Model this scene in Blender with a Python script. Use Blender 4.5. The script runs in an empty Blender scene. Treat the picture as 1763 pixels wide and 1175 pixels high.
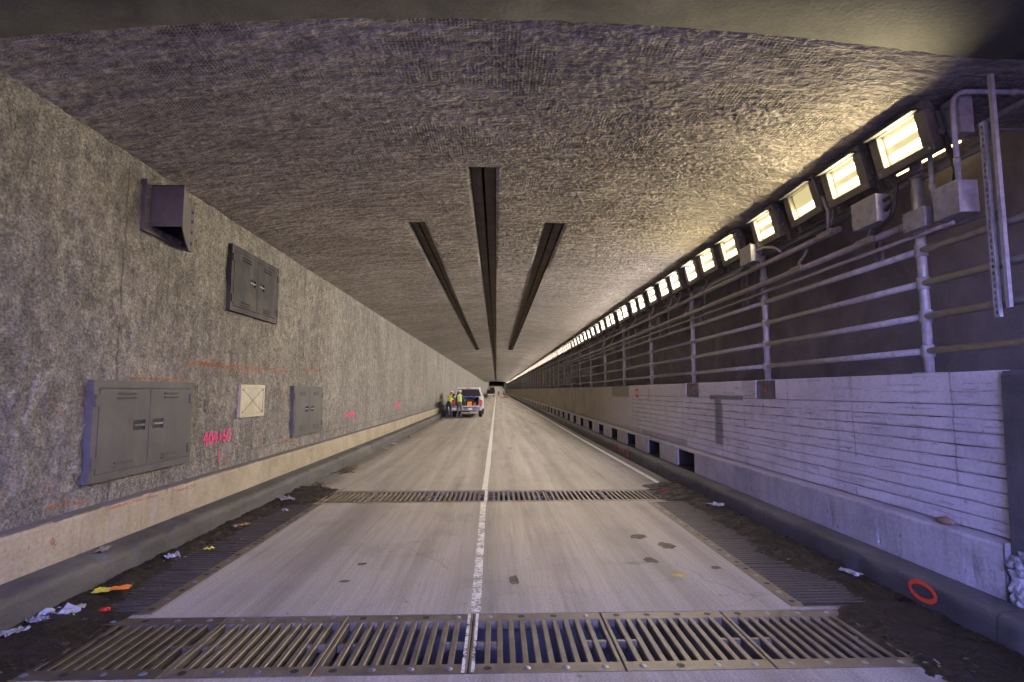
import bpy, bmesh, math, random
import numpy as np
from mathutils import Vector, Matrix, noise as mnoise
S = bpy.context.scene
C = S.collection
rad = math.radians

# ------------------------------------------------------------------ camera, sky, sun, exposure
cam = bpy.data.cameras.new('camera')
cam.sensor_width = 36; cam.lens = 19.465; cam.clip_start = 0.05; cam.clip_end = 2000
camo = bpy.data.objects.new('camera', cam); C.objects.link(camo)
_p, _y, _r = 0.0906, 0.02809, -0.00181
fwd = Vector((math.sin(_y)*math.cos(_p), math.cos(_y)*math.cos(_p), math.sin(_p)))
right = Vector((math.cos(_y), -math.sin(_y), 0)); up = right.cross(fwd)
r2 = math.cos(_r)*right + math.sin(_r)*up; u2 = -math.sin(_r)*right + math.cos(_r)*up
m = Matrix((r2, u2, -fwd)).transposed().to_4x4(); m.translation = (0, 0, 1.75)
camo.matrix_world = m
S.camera = camo

W = bpy.data.worlds.new('World'); S.world = W; W.use_nodes = True
wt = W.node_tree; bg = wt.nodes['Background']
sky = wt.nodes.new('ShaderNodeTexSky'); sky.sky_type = 'NISHITA'; sky.sun_disc = False
SUN_EL, SUN_AZ = rad(16), rad(70)          # ahead of the camera, so the portal behind it lies in shade
sky.sun_elevation = SUN_EL; sky.sun_rotation = SUN_AZ
sky.dust_density = 0.4; sky.ozone_density = 4.0; sky.air_density = 1.2
tint = wt.nodes.new('ShaderNodeMix'); tint.data_type = 'RGBA'; tint.blend_type = 'MULTIPLY'; tint.inputs[0].default_value = 1
tint.inputs[7].default_value = (.97, .59, 1.22, 1)     # the camera is balanced for the lamps: the whole sky reads violet-blue
wt.links.new(sky.outputs[0], tint.inputs[6]); wt.links.new(tint.outputs[2], bg.inputs[0]); bg.inputs[1].default_value = 0.15
sun = bpy.data.lights.new('sun', 'SUN'); sun.energy = 2.0; sun.angle = rad(0.5); sun.color = (1, .95, .87)
suno = bpy.data.objects.new('sun', sun); C.objects.link(suno)
sd = Vector((math.sin(SUN_AZ)*math.cos(SUN_EL), math.cos(SUN_AZ)*math.cos(SUN_EL), math.sin(SUN_EL)))
suno.rotation_euler = sd.to_track_quat('Z', 'Y').to_euler()
suno.location = (0, -20, 40)
S.view_settings.view_transform = 'Standard'; S.view_settings.look = 'None'
S.view_settings.exposure = 5.72; S.view_settings.gamma = 1.0
S.render.engine = 'CYCLES'
S.cycles.use_denoising = True
S.cycles.use_adaptive_sampling = True; S.cycles.adaptive_threshold = 0.014
S.cycles.max_bounces = 6; S.cycles.diffuse_bounces = 4; S.cycles.glossy_bounces = 3
S.cycles.transmission_bounces = 3; S.cycles.transparent_max_bounces = 8
S.cycles.sample_clamp_indirect = 0.10; S.cycles.sample_clamp_direct = 0.15; S.cycles.caustics_reflective = False; S.cycles.caustics_refractive = False
LAMP = 1.9                                 # radiance of the flood lamps
LAMP_COL = (1.0, 0.89, 0.80)

# ------------------------------------------------------------------ helpers
random.seed(7)
rnd = random.uniform
def zr(y):                                  # the road's grade: level, then slowly rising, then a sag curve
    return 0.0036*max(0, y-20) + 3.8e-4*max(0, y-180)**2
def ceil_z(x):
    return max(4.53 - 0.25*((x+0.16)/3.7)**2, 4.275 if x > 3 else 0)

class MB:
    def __init__(s): s.v = []; s.f = []; s.sm = []; s.mi = []
    def face(s, idx, sm=False, mi=0): s.f.append(idx); s.sm.append(sm); s.mi.append(mi)
    def add(s, vs): n = len(s.v); s.v += [tuple(v) for v in vs]; return n
    def box(s, x0, x1, y0, y1, z0, z1, mi=0, M=None):
        vs = [Vector((x, y, z)) for z in (z0, z1) for y in (y0, y1) for x in (x0, x1)]
        if M is not None: vs = [M @ v for v in vs]
        n = s.add(vs)
        for q in ((0,2,3,1),(4,5,7,6),(0,1,5,4),(2,6,7,3),(0,4,6,2),(1,3,7,5)): s.face([n+i for i in q], False, mi)
        return s
    def cbox(s, x0, x1, y0, y1, z0, z1, b=0.01, mi=0, M=None):
        bm = bmesh.new()
        bmesh.ops.create_cube(bm, size=1)
        for v in bm.verts: v.co = Vector(((x0+x1)/2+v.co.x*(x1-x0), (y0+y1)/2+v.co.y*(y1-y0), (z0+z1)/2+v.co.z*(z1-z0)))
        bmesh.ops.bevel(bm, geom=bm.edges[:], offset=b, segments=1, affect='EDGES', profile=.5)
        return s.from_bm(bm, M, mi)
    def from_bm(s, bm, M=None, mi=0, sm=False):
        bm.verts.index_update()
        n = s.add([(M @ v.co) if M is not None else v.co for v in bm.verts])
        for f in bm.faces: s.face([n+v.index for v in f.verts], sm, mi)
        bm.free(); return s
    def tube(s, pts, r, n=8, caps=True, mi=0, sm=True):
        pts = [Vector(p) for p in pts]; rs = r if isinstance(r, (list, tuple)) else [r]*len(pts)
        rings = []; prev = None
        for i, p in enumerate(pts):
            d = (pts[min(i+1, len(pts)-1)] - pts[max(i-1, 0)]).normalized()
            if prev is None:
                a = d.cross(Vector((0, 0, 1)) if abs(d.z) < .9 else Vector((1, 0, 0))).normalized()
            else:
                a = (prev - d*prev.dot(d)).normalized()
            prev = a; b = d.cross(a)
            rings.append(s.add([p + rs[i]*(math.cos(2*math.pi*k/n)*a + math.sin(2*math.pi*k/n)*b) for k in range(n)]))
        for i in range(len(pts)-1):
            for k in range(n):
                s.face([rings[i]+k, rings[i]+(k+1) % n, rings[i+1]+(k+1) % n, rings[i+1]+k], sm, mi)
        if caps:
            s.face([rings[0]+k for k in reversed(range(n))], False, mi); s.face([rings[-1]+k for k in range(n)], False, mi)
        return s
    def prism(s, poly, axis, a0, a1, mi=0, M=None):
        # poly in the two other axes, in order x,y,z without the given axis
        def mk(p, a):
            v = {'x': (a, p[0], p[1]), 'y': (p[0], a, p[1]), 'z': (p[0], p[1], a)}[axis]
            v = Vector(v); return M @ v if M is not None else v
        n = len(poly); i0 = s.add([mk(p, a0) for p in poly]); i1 = s.add([mk(p, a1) for p in poly])
        s.face([i0+k for k in reversed(range(n))], False, mi); s.face([i1+k for k in range(n)], False, mi)
        for k in range(n): s.face([i0+k, i0+(k+1) % n, i1+(k+1) % n, i1+k], False, mi)
        return s
    def dome(s, c, r, h, axis=(0, 0, 1), n=10, mi=0):
        q = Vector(axis).to_track_quat('Z', 'Y').to_matrix(); c = Vector(c)
        a = s.add([c + q @ Vector((r*math.cos(2*math.pi*k/n), r*math.sin(2*math.pi*k/n), 0)) for k in range(n)])
        b = s.add([c + q @ Vector((.72*r*math.cos(2*math.pi*k/n), .72*r*math.sin(2*math.pi*k/n), h*.8)) for k in range(n)])
        t = s.add([c + q @ Vector((0, 0, h))])
        for k in range(n):
            s.face([a+k, a+(k+1) % n, b+(k+1) % n, b+k], True, mi); s.face([b+k, b+(k+1) % n, t], True, mi)
        return s
    def mesh(s, name):
        me = bpy.data.meshes.new(name); me.from_pydata(s.v, [], s.f)
        me.polygons.foreach_set('use_smooth', s.sm); me.polygons.foreach_set('material_index', s.mi)
        me.update(); return me
    def build(s, name, mats, parent=None, loc=None):
        me = s.mesh(name)
        for mm in (mats if isinstance(mats, (list, tuple)) else [mats]): me.materials.append(mm)
        return put(name, me, parent, loc)
def put(name, me, parent=None, loc=None):
    o = bpy.data.objects.new(name, me); C.objects.link(o)
    if parent is not None: o.parent = parent
    if loc is not None: o.location = loc
    return o
def tag(o, label, cat, group=None, kind=None):
    o['label'] = label; o['category'] = cat
    if group: o['group'] = group
    if kind: o['kind'] = kind
    return o
def thing(name, label, cat, loc=(0, 0, 0), group=None, rot=(0, 0, 0)):
    o = bpy.data.objects.new(name, None); C.objects.link(o); o.location = loc; o.rotation_euler = rot
    o.empty_display_size = .1
    return tag(o, label, cat, group)
def struct(o): o['kind'] = 'structure'; return o
def copy_tree(o, parent=None):
    c = o.copy(); C.objects.link(c); c.parent = parent
    for ch in list(o.children): copy_tree(ch, c)
    return c
ORD = ['first','second','third','fourth','fifth','sixth','seventh','eighth','ninth','tenth','eleventh','twelfth','thirteenth',
       'fourteenth','fifteenth','sixteenth','seventeenth','eighteenth','nineteenth','twentieth']

# ------------------------------------------------------------------ materials
class NT:
    def __init__(s, name):
        s.m = bpy.data.materials.new(name); s.m.use_nodes = True; s.t = s.m.node_tree
        s.b = s.t.nodes['Principled BSDF']; s.pos = s.n('ShaderNodeNewGeometry').outputs['Position']
        s.obj = s.n('ShaderNodeTexCoord').outputs['Object']
    def n(s, k): return s.t.nodes.new(k)
    def link(s, a, b):
        if hasattr(a, 'links'): s.t.links.new(a, b)
        else: b.default_value = a
    def map(s, vec, sc=(1, 1, 1), loc=(0, 0, 0), rot=(0, 0, 0)):
        n = s.n('ShaderNodeMapping'); n.inputs['Scale'].default_value = sc; n.inputs['Location'].default_value = loc
        n.inputs['Rotation'].default_value = rot; s.link(vec, n.inputs[0]); return n.outputs[0]
    def noise(s, vec, scale=5, detail=4, rough=.55, dist=0):
        n = s.n('ShaderNodeTexNoise'); s.link(vec, n.inputs['Vector'])
        n.inputs['Scale'].default_value = scale; n.inputs['Detail'].default_value = detail
        n.inputs['Roughness'].default_value = rough; n.inputs['Distortion'].default_value = dist; return n.outputs[0]
    def voro(s, vec, scale=5, feat='F1'):
        n = s.n('ShaderNodeTexVoronoi'); n.feature = feat; s.link(vec, n.inputs['Vector']); n.inputs['Scale'].default_value = scale
        return n.outputs['Distance']
    def ramp(s, fac, stops):
        n = s.n('ShaderNodeValToRGB'); e = n.color_ramp.elements
        while len(e) < len(stops): e.new(.5)
        for i, (p, c) in enumerate(stops):
            e[i].position = p; e[i].color = (c, c, c, 1) if isinstance(c, (int, float)) else (*c, 1)
        s.link(fac, n.inputs[0]); return n.outputs[0]
    def mix(s, fac, a, b, mode='MIX'):
        n = s.n('ShaderNodeMix'); n.data_type = 'RGBA'; n.blend_type = mode
        s.link(fac, n.inputs[0])
        for v, i in ((a, 6), (b, 7)):
            if isinstance(v, tuple): v = (*v[:3], 1)
            s.link(v, n.inputs[i])
        return n.outputs[2]
    def math(s, op, a, b=0.0, c=0.0, clamp=False):
        n = s.n('ShaderNodeMath'); n.operation = op; n.use_clamp = clamp
        s.link(a, n.inputs[0]); s.link(b, n.inputs[1]); s.link(c, n.inputs[2]); return n.outputs[0]
    def sep(s, vec):
        n = s.n('ShaderNodeSeparateXYZ'); s.link(vec, n.inputs[0]); return n.outputs
    def bump(s, h, strength=.5, dist=.02, normal=None):
        n = s.n('ShaderNodeBump'); n.inputs['Strength'].default_value = strength; n.inputs['Distance'].default_value = dist
        s.link(h, n.inputs['Height'])
        if normal is not None: s.link(normal, n.inputs['Normal'])
        return n.outputs[0]
    def rect(s, u, v, u0, u1, v0, v1, soft=.03):   # soft rectangular mask of two coordinates
        def band(x, a, b):
            l = s.n('ShaderNodeMapRange'); l.interpolation_type = 'SMOOTHSTEP'; s.link(x, l.inputs[0]); l.inputs[1].default_value = a-soft; l.inputs[2].default_value = a+soft
            r = s.n('ShaderNodeMapRange'); r.interpolation_type = 'SMOOTHSTEP'; s.link(x, r.inputs[0]); r.inputs[1].default_value = b-soft; r.inputs[2].default_value = b+soft
            return s.math('SUBTRACT', l.outputs[0], r.outputs[0])
        return s.math('MULTIPLY', band(u, u0, u1), band(v, v0, v1))
    def out(s, col=None, rough=None, normal=None, metal=None, spec=None):
        if col is not None: s.link((*col, 1) if isinstance(col, tuple) and len(col) == 3 else col, s.b.inputs['Base Color'])
        if rough is not None: s.link(rough, s.b.inputs['Roughness'])
        if normal is not None: s.link(normal, s.b.inputs['Normal'])
        if metal is not None: s.link(metal, s.b.inputs['Metallic'])
        if spec is not None: s.link(spec, s.b.inputs['Specular IOR Level'])
        return s.m
def scl(c, k): return tuple(x*k for x in c)

def mat_road():
    t = NT('road_concrete'); p = t.pos; x, y, z = t.sep(p)
    streak = t.noise(t.map(p, (2.2, .07, 1)), 1.6, 4, .6, .3)
    fine = t.noise(t.map(p, (38, .9, 1)), 1, 3, .65, .3)
    blot = t.noise(p, 1.1, 6, .68, .6)
    grain = t.noise(p, 75, 3, .75); agg = t.noise(p, 200, 2, .6)
    c = t.ramp(streak, [(.30, (.175, .16, .142)), (.5, (.282, .258, .218)), (.70, (.37, .342, .30))])
    c = t.mix(t.math('MULTIPLY', t.ramp(blot, [(.35, 0), (.65, 1)]), .5), c, (.41, .365, .295))
    c = t.mix(t.math('MULTIPLY', t.ramp(blot, [(.28, 1), (.42, 0)]), .4), c, (.16, .142, .118))
    c = t.mix(.35, c, t.ramp(fine, [(.3, .33), (.7, .64)]), 'OVERLAY')
    c = t.mix(.8, c, t.ramp(grain, [(.28, .22), (.72, .74)]), 'OVERLAY')
    c = t.mix(.5, c, t.ramp(agg, [(.3, .3), (.7, .7)]), 'OVERLAY')
    # wheel paths
    wp = t.math('SINE', t.math('MULTIPLY', t.math('ADD', x, .65), 3.7))
    c = t.mix(t.math('MULTIPLY', t.math('MULTIPLY', t.ramp(wp, [(.35, 0), (.85, 1)]), t.ramp(t.noise(t.map(p, (1, .2, 1)), 1.2, 3), [(.35, 0), (.6, 1)])), .38), c, (.13, .118, .105))
    # drips
    spots = t.math('ADD', t.voro(p, 2.6), t.math('MULTIPLY', t.noise(p, 18, 3), .10)); sm = t.noise(p, .8, 2)
    mask = t.math('MULTIPLY', t.ramp(spots, [(.07, 1), (.13, 0)]), t.ramp(sm, [(.48, 0), (.6, 1)]))
    c = t.mix(t.math('MULTIPLY', mask, .6), c, (.09, .074, .045))
    sp2 = t.ramp(t.noise(p, 19, 3, .5), [(.25, 1), (.30, 0)])
    c = t.mix(t.math('MULTIPLY', sp2, .6), c, (.09, .08, .065))
    # fine cracks
    wv = t.n('ShaderNodeVectorMath'); wv.operation = 'ADD'; nz = t.n('ShaderNodeTexNoise'); nz.inputs['Scale'].default_value = 3; t.link(p, nz.inputs['Vector'])
    ws = t.n('ShaderNodeVectorMath'); ws.operation = 'SCALE'; t.link(nz.outputs[1], ws.inputs[0]); ws.inputs[3].default_value = .3; t.link(p, wv.inputs[0]); t.link(ws.outputs[0], wv.inputs[1])
    ck = t.math('MULTIPLY', t.ramp(t.voro(wv.outputs[0], .55, 'DISTANCE_TO_EDGE'), [(.002, 1), (.006, 0)]), t.ramp(t.noise(p, .6, 2), [(.5, 0), (.56, 1)]))
    c = t.mix(t.math('MULTIPLY', ck, .3), c, (.08, .072, .065))
    # damp grime towards both gutters
    ax = t.math('ABSOLUTE', t.math('ADD', x, .1))
    gz = t.n('ShaderNodeMapRange'); t.link(t.math('ADD', ax, t.math('MULTIPLY', t.math('SUBTRACT', t.noise(p, 2.4, 5, .7), .5), .9)), gz.inputs[0]); gz.inputs[1].default_value = 2.85; gz.inputs[2].default_value = 3.25
    yn = t.n('ShaderNodeMapRange'); t.link(y, yn.inputs[0]); yn.inputs[1].default_value = 11.5; yn.inputs[2].default_value = 9.5; yn.inputs[3].default_value = .45
    c = t.mix(t.math('MULTIPLY', t.math('MULTIPLY', gz.outputs[0], yn.outputs[0]), .93), c, (.032, .026, .02))
    nrm = t.bump(t.math('ADD', grain, t.math('MULTIPLY', fine, .5)), .5, .008)
    return t.out(c, t.ramp(blot, [(.3, .6), (.7, .85)]), nrm, spec=.25)
def mat_wall_left():
    t = NT('rough_plaster'); p = t.pos; x, y, z = t.sep(p)
    # trowelled strokes: voronoi cells, each combed in its own direction
    vo = t.n('ShaderNodeTexVoronoi'); vo.inputs['Scale'].default_value = 4.5; t.link(t.map(p, (1, 1, .8)), vo.inputs['Vector'])
    ang = t.math('MULTIPLY', t.math('SUBTRACT', t.sep(vo.outputs['Color'])[0], .5), 1.5)
    u = t.math('ADD', t.math('MULTIPLY', z, t.math('COSINE', ang)), t.math('MULTIPLY', y, t.math('SINE', ang)))
    wob = t.noise(p, 7, 2, .5)
    cm = t.math('ADD', t.math('MULTIPLY', t.math('SINE', t.math('MULTIPLY', t.math('ADD', u, t.math('MULTIPLY', wob, .06)), 230)), .5), .5)
    lump = t.noise(t.map(p, (1, 1, 1)), 20, 6, .7)
    pit = t.noise(p, 40, 3, .65)
    blot = t.noise(t.map(p, (1, .9, .6)), .8, 5, .6)
    flake = t.noise(t.map(p, (1, 1.3, .9)), 5.2, 7, .70)
    zone = t.ramp(t.noise(p, 1.9, 3, .6), [(.40, .0), (.60, 1)])
    c = t.ramp(blot, [(.30, (.18, .17, .156)), (.5, (.243, .230, .208)), (.72, (.315, .297, .264))])
    fk = t.ramp(flake, [(.40, 1), (.46, 0)]); hi = t.ramp(flake, [(.54, 0), (.60, 1)])
    c = t.mix(t.math('MULTIPLY', fk, .4), c, (.145, .136, .13))
    c = t.mix(t.math('MULTIPLY', hi, .3), c, (.50, .47, .41))
    c = t.mix(.5, c, t.ramp(lump, [(.36, .2), (.64, .74)]), 'OVERLAY')
    c = t.mix(t.math('MULTIPLY', zone, .22), c, t.ramp(cm, [(.0, .25), (.6, .62)]), 'OVERLAY')
    c = t.mix(.55, c, t.ramp(pit, [(.3, .22), (.7, .74)]), 'OVERLAY')
    run = t.ramp(t.noise(t.map(p, (1, 4.5, .14)), 1.3, 5, .65), [(.53, 0), (.70, 1)])
    c = t.mix(t.math('MULTIPLY', run, .12), c, (.125, .118, .115))
    dk = t.ramp(t.noise(p, 8, 2, .5), [(.24, 1), (.28, 0)])
    c = t.mix(t.math('MULTIPLY', dk, .7), c, (.06, .055, .05))
    yw = t.math('ADD', y, t.math('MULTIPLY', t.math('SUBTRACT', t.noise(p, 3, 3), .5), .03))
    jf = t.math('ABSOLUTE', t.math('SUBTRACT', t.math('FRACT', t.math('DIVIDE', t.math('SUBTRACT', yw, 3.06), 5.43)), .5))
    jl = t.math('MULTIPLY', t.ramp(jf, [(.0012, 1), (.0026, 0)]), t.ramp(t.noise(p, 2.5, 3), [(.38, .15), (.55, 1)]))
    c = t.mix(t.math('MULTIPLY', jl, .75), c, (.07, .066, .064))
    for a_, b_, z1 in ((5.45, 5.9, .88), (6.5, 7.05, .88), (8.1, 8.5, 2.92), (9.2, 9.6, 2.92), (6.1, 6.9, 3.5), (8.5, 9.2, 1.36)):   # dirt washed down from the fittings
        ln = t.math('MULTIPLY', t.rect(y, z, a_, b_, z1-1.0, z1, .12), t.ramp(t.noise(t.map(p, (1, 14, .5)), 1.3, 4, .6), [(.46, 0), (.62, 1)]))
        c = t.mix(t.math('MULTIPLY', ln, .45), c, (.10, .092, .085))
    low = t.n('ShaderNodeMapRange'); t.link(z, low.inputs[0]); low.inputs[1].default_value = 2.4; low.inputs[2].default_value = .7
    orr = t.math('MULTIPLY', t.ramp(t.noise(t.map(p, (1, .8, 1)), 3.6, 6, .78), [(.60, 0), (.68, 1)]), low.outputs[0])
    c = t.mix(t.math('MULTIPLY', orr, .5), c, (.52, .21, .10))
    h = t.math('ADD', t.math('MULTIPLY', lump, .9), t.math('ADD', t.math('MULTIPLY', t.math('MULTIPLY', cm, zone), .10), t.math('ADD', t.math('MULTIPLY', pit, .2), t.math('MULTIPLY', fk, -.22))))
    return t.out(c, .88, t.bump(h, 1.0, .05), spec=.2)
def mat_wall_base():
    t = NT('base_render'); p = t.pos
    st = t.noise(t.map(p, (1, 1.2, 14)), 3, 5, .65)
    bl = t.noise(p, 2, 5, .6)
    c = t.ramp(bl, [(.3, (.14, .127, .10)), (.7, (.26, .236, .185))])
    c = t.mix(.6, c, t.ramp(st, [(.3, .3), (.7, .66)]), 'OVERLAY')
    return t.out(c, .88, t.bump(st, .7, .03), spec=.25)
def mat_plinth(name, lo, hi, dirt, dust=(.15, .14, .14)):
    t = NT(name); p = t.pos
    bl = t.noise(p, 1.5, 6, .65, .3); g = t.noise(p, 30, 4, .6)
    c = t.ramp(bl, [(.25, lo), (.7, hi)])
    pk = t.ramp(t.noise(t.map(p, (1, 1, .7)), 11, 4, .6), [(.28, 1), (.35, 0)])
    c = t.mix(t.math('MULTIPLY', pk, .6), c, dirt)
    dr = t.ramp(t.noise(t.map(p, (1, 9, .6)), 1.4, 4, .6), [(.55, 0), (.75, 1)])
    c = t.mix(t.math('MULTIPLY', dr, .3), c, dirt)
    c = t.mix(.5, c, t.ramp(g, [(.3, .34), (.7, .64)]), 'OVERLAY')
    gn = t.n('ShaderNodeNewGeometry'); nz = t.sep(gn.outputs['True Normal'])[2]
    c = t.mix(t.math('MULTIPLY', t.ramp(t.math('ABSOLUTE', nz), [(.6, 0), (.9, 1)]), .8), c, dust)
    nrm = t.bump(t.math('ADD', g, t.math('MULTIPLY', pk, -1.2)), .6, .012)
    return t.out(c, .85, nrm, spec=.3)
def mat_curb():
    t = NT('curb_concrete'); p = t.pos
    bl = t.noise(t.map(p, (1, .5, 2)), 1.8, 6, .6, .4); g = t.noise(p, 40, 3, .6)
    c = t.ramp(bl, [(.25, (.045, .043, .04)), (.55, (.08, .076, .07)), (.8, (.135, .127, .112))])
    x, y, z = t.sep(p)
    rub = t.math('MULTIPLY', t.ramp(t.noise(t.map(p, (1, .8, 12)), 1.6, 4, .6), [(.52, 0), (.66, 1)]), .6)
    c = t.mix(rub, c, (.04, .038, .036))
    jf = t.math('ABSOLUTE', t.math('SUBTRACT', t.math('FRACT', t.math('MULTIPLY', t.math('ADD', y, 1.1), .305)), .5))
    c = t.mix(t.ramp(jf, [(.0018, .85), (.0035, 0)]), c, (.02, .019, .018))
    ch = t.ramp(t.noise(p, 13, 5, .7), [(.62, 0), (.70, 1)])
    c = t.mix(t.math('MULTIPLY', ch, .45), c, (.26, .245, .22))
    c = t.mix(.4, c, t.ramp(g, [(.3, .36), (.7, .62)]), 'OVERLAY')
    return t.out(c, .68, t.bump(g, .4, .008), spec=.4)
def mat_ceiling():
    t = NT('sprayed_ceiling'); p = t.pos; x, y, z = t.sep(p)
    ridge = t.noise(t.map(p, (1.6, 5, 1), rot=(0, 0, .1)), 1.5, 4, .6, .3)
    fib = t.noise(t.map(p, (6, 15, 1), rot=(0, 0, .8)), 1.2, 4, .62, .2)
    lump = t.noise(p, 14, 4, .64)
    blot = t.noise(p, .6, 5, .6)
    c = t.ramp(blot, [(.3, (.25, .222, .20)), (.7, (.37, .335, .30))])
    seg = t.n('ShaderNodeTexWhiteNoise'); seg.noise_dimensions = '1D'
    fl = t.math('FLOOR', t.math('DIVIDE', t.math('ADD', y, 2.4), 9.8)); t.link(fl, seg.inputs['W'])
    c = t.mix(t.math('MULTIPLY', seg.outputs[0], .35), c, (.16, .14, .12))
    c = t.mix(.5, c, t.ramp(fib, [(.34, .2), (.66, .76)]), 'OVERLAY')
    c = t.mix(.4, c, t.ramp(lump, [(.34, .25), (.66, .72)]), 'OVERLAY')
    c = t.mix(.45, c, t.ramp(ridge, [(.34, .25), (.66, .72)]), 'OVERLAY')
    soot = t.ramp(t.noise(p, 1.7, 5, .7), [(.28, 1), (.40, 0)])
    c = t.mix(t.math('MULTIPLY', soot, .5), c, (.09, .08, .072))
    # expanded-metal holes showing where the coat is thin
    fx = t.math('SUBTRACT', t.math('FRACT', t.math('MULTIPLY', x, 31)), .5)
    fy = t.math('SUBTRACT', t.math('FRACT', t.math('MULTIPLY', y, 31)), .5)
    d = t.math('SQRT', t.math('ADD', t.math('MULTIPLY', fx, fx), t.math('MULTIPLY', fy, fy)))
    dots = t.ramp(d, [(.2, 1), (.36, 0)])
    near = t.n('ShaderNodeMapRange'); t.link(y, near.inputs[0]); near.inputs[1].default_value = 8.5; near.inputs[2].default_value = 3.8
    thin = t.math('MULTIPLY', t.ramp(t.noise(t.map(p, (.7, 1.6, 1)), 1.6, 3, .6), [(.52, 0), (.68, 1)]), near.outputs[0])
    dm = t.math('MULTIPLY', dots, thin)
    c = t.mix(t.math('MULTIPLY', dm, .75), c, (.035, .03, .028))
    h = t.math('ADD', t.math('MULTIPLY', ridge, 1.3), t.math('ADD', t.math('MULTIPLY', fib, .95), t.math('MULTIPLY', lump, .7)))
    h = t.math('SUBTRACT', h, t.math('MULTIPLY', dm, .5))
    return t.out(c, .92, t.bump(h, 1.0, .045), spec=.2)
def mat_smooth(name, lo, hi, sc=1.2):
    t = NT(name); p = t.pos
    bl = t.noise(p, sc, 6, .62, .8); g = t.noise(p, 35, 3, .6)
    c = t.ramp(bl, [(.28, lo), (.7, hi)])
    c = t.mix(.4, c, t.ramp(g, [(.3, .36), (.7, .62)]), 'OVERLAY')
    return t.out(c, .82, t.bump(g, .35, .01), spec=.3)
def mat_right_wall(far):
    t = NT('right_wall_paint_far' if far else 'right_wall_paint'); p = t.pos; x, y, z = t.sep(p)
    bl = t.noise(t.map(p, (1, .8, 1)), 1.4, 6, .62, .4); g = t.noise(p, 26, 4, .65)
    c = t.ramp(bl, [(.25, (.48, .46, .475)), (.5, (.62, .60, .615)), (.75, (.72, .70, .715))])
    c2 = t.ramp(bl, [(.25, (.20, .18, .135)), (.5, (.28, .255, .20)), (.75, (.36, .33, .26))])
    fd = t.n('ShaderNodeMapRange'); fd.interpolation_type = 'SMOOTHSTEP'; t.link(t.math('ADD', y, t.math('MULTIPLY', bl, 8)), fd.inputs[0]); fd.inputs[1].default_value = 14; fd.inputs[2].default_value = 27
    c = t.mix(fd.outputs[0], c, c2)  # farther stretch goes dark tan: its missing lamp light put into the paint colour
    chip = t.ramp(t.noise(t.map(p, (1, 2.2, 4)), 4.5, 5, .7), [(.30, 1), (.37, 0)])
    c = t.mix(t.math('MULTIPLY', chip, .55), c, (.16, .15, .145))
    dr = t.ramp(t.noise(t.map(p, (1, 7, .5)), 1.2, 4, .6), [(.54, 0), (.78, 1)])
    c = t.mix(t.math('MULTIPLY', dr, .32), c, (.20, .185, .16))
    c = t.mix(.45, c, t.ramp(g, [(.3, .32), (.7, .66)]), 'OVERLAY')
    wy = t.math('ADD', y, t.math('MULTIPLY', t.math('SUBTRACT', t.noise(p, 9, 3), .5), .12))
    st = t.math('ADD', t.rect(wy, z, 9.12, 9.42, .85, 1.66, .05), t.rect(wy, z, 8.32, 9.62, 1.605, 1.68, .012), clamp=True)
    st = t.math('ADD', st, t.math('MULTIPLY', t.rect(wy, z, 10.9, 14.2, .66, .78, .03), .5), clamp=True)
    c = t.mix(t.math('MULTIPLY', st, .68), c, (.06, .058, .062))
    pt = t.rect(wy, z, 15.55, 17.9, 1.58, 1.95, .03)
    c = t.mix(t.math('MULTIPLY', pt, .7), c, (.15, .135, .085))
    hl = t.ramp(t.noise(t.map(p, (1, .9, 16)), 2.0, 4, .65), [(.34, 1), (.42, 0)])
    c = t.mix(t.math('MULTIPLY', hl, .35), c, (.22, .205, .20))
    vf = t.math('ABSOLUTE', t.math('SUBTRACT', t.math('FRACT', t.math('ADD', t.math('MULTIPLY', y, .78), t.math('MULTIPLY', t.noise(p, 5, 3), .04))), .5))
    vl = t.math('MULTIPLY', t.ramp(vf, [(.004, 1), (.009, 0)]), t.ramp(t.noise(p, 3.2, 3), [(.42, 0), (.55, 1)]))
    c = t.mix(t.math('MULTIPLY', vl, .6), c, (.14, .13, .13))
    sc = t.ramp(t.noise(p, 3.0, 6, .75, .8), [(.60, 0), (.68, 1)])
    c = t.mix(t.math('MULTIPLY', sc, .4), c, (.30, .265, .24))
    return t.out(c, .8, t.bump(t.math('ADD', g, t.math('ADD', t.math('MULTIPLY', hl, -.5), t.math('MULTIPLY', chip, -.9))), .8, .014), spec=.25)
def mat_galv(name='galvanized_steel', base=(.38, .38, .40), metal=.3, rough=.5):
    t = NT(name); p = t.pos
    n1 = t.noise(p, 14, 4, .6); n2 = t.noise(p, 3, 5, .6)
    c = t.ramp(n1, [(.3, scl(base, .72)), (.7, scl(base, 1.2))])
    c = t.mix(t.math('MULTIPLY', t.ramp(n2, [(.52, 0), (.72, 1)]), .45), c, scl((.20, .17, .14), 1))
    return t.out(c, t.ramp(n1, [(.3, rough-.1), (.7, rough+.15)]), t.bump(n1, .12, .004), metal)
def mat_iron(name='cast_iron', k=1.0):
    t = NT(name); p = t.pos
    n1 = t.noise(p, 7, 6, .65); n2 = t.noise(p, 60, 3, .6); n3 = t.noise(t.map(p, (1, 1, 1)), 1.3, 4, .6)
    c = t.ramp(n1, [(.3, scl((.085, .07, .052), k)), (.5, scl((.155, .128, .085), k)), (.72, scl((.235, .195, .125), k))])
    c = t.mix(t.math('MULTIPLY', t.ramp(n3, [(.45, 0), (.65, 1)]), .4), c, scl((.09, .075, .07), k))
    c = t.mix(.5, c, t.ramp(n2, [(.3, .3), (.7, .66)]), 'OVERLAY')
    return t.out(c, t.ramp(n1, [(.3, .38), (.7, .62)]), t.bump(t.math('ADD', n2, n1), .35, .006), .35)
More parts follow.
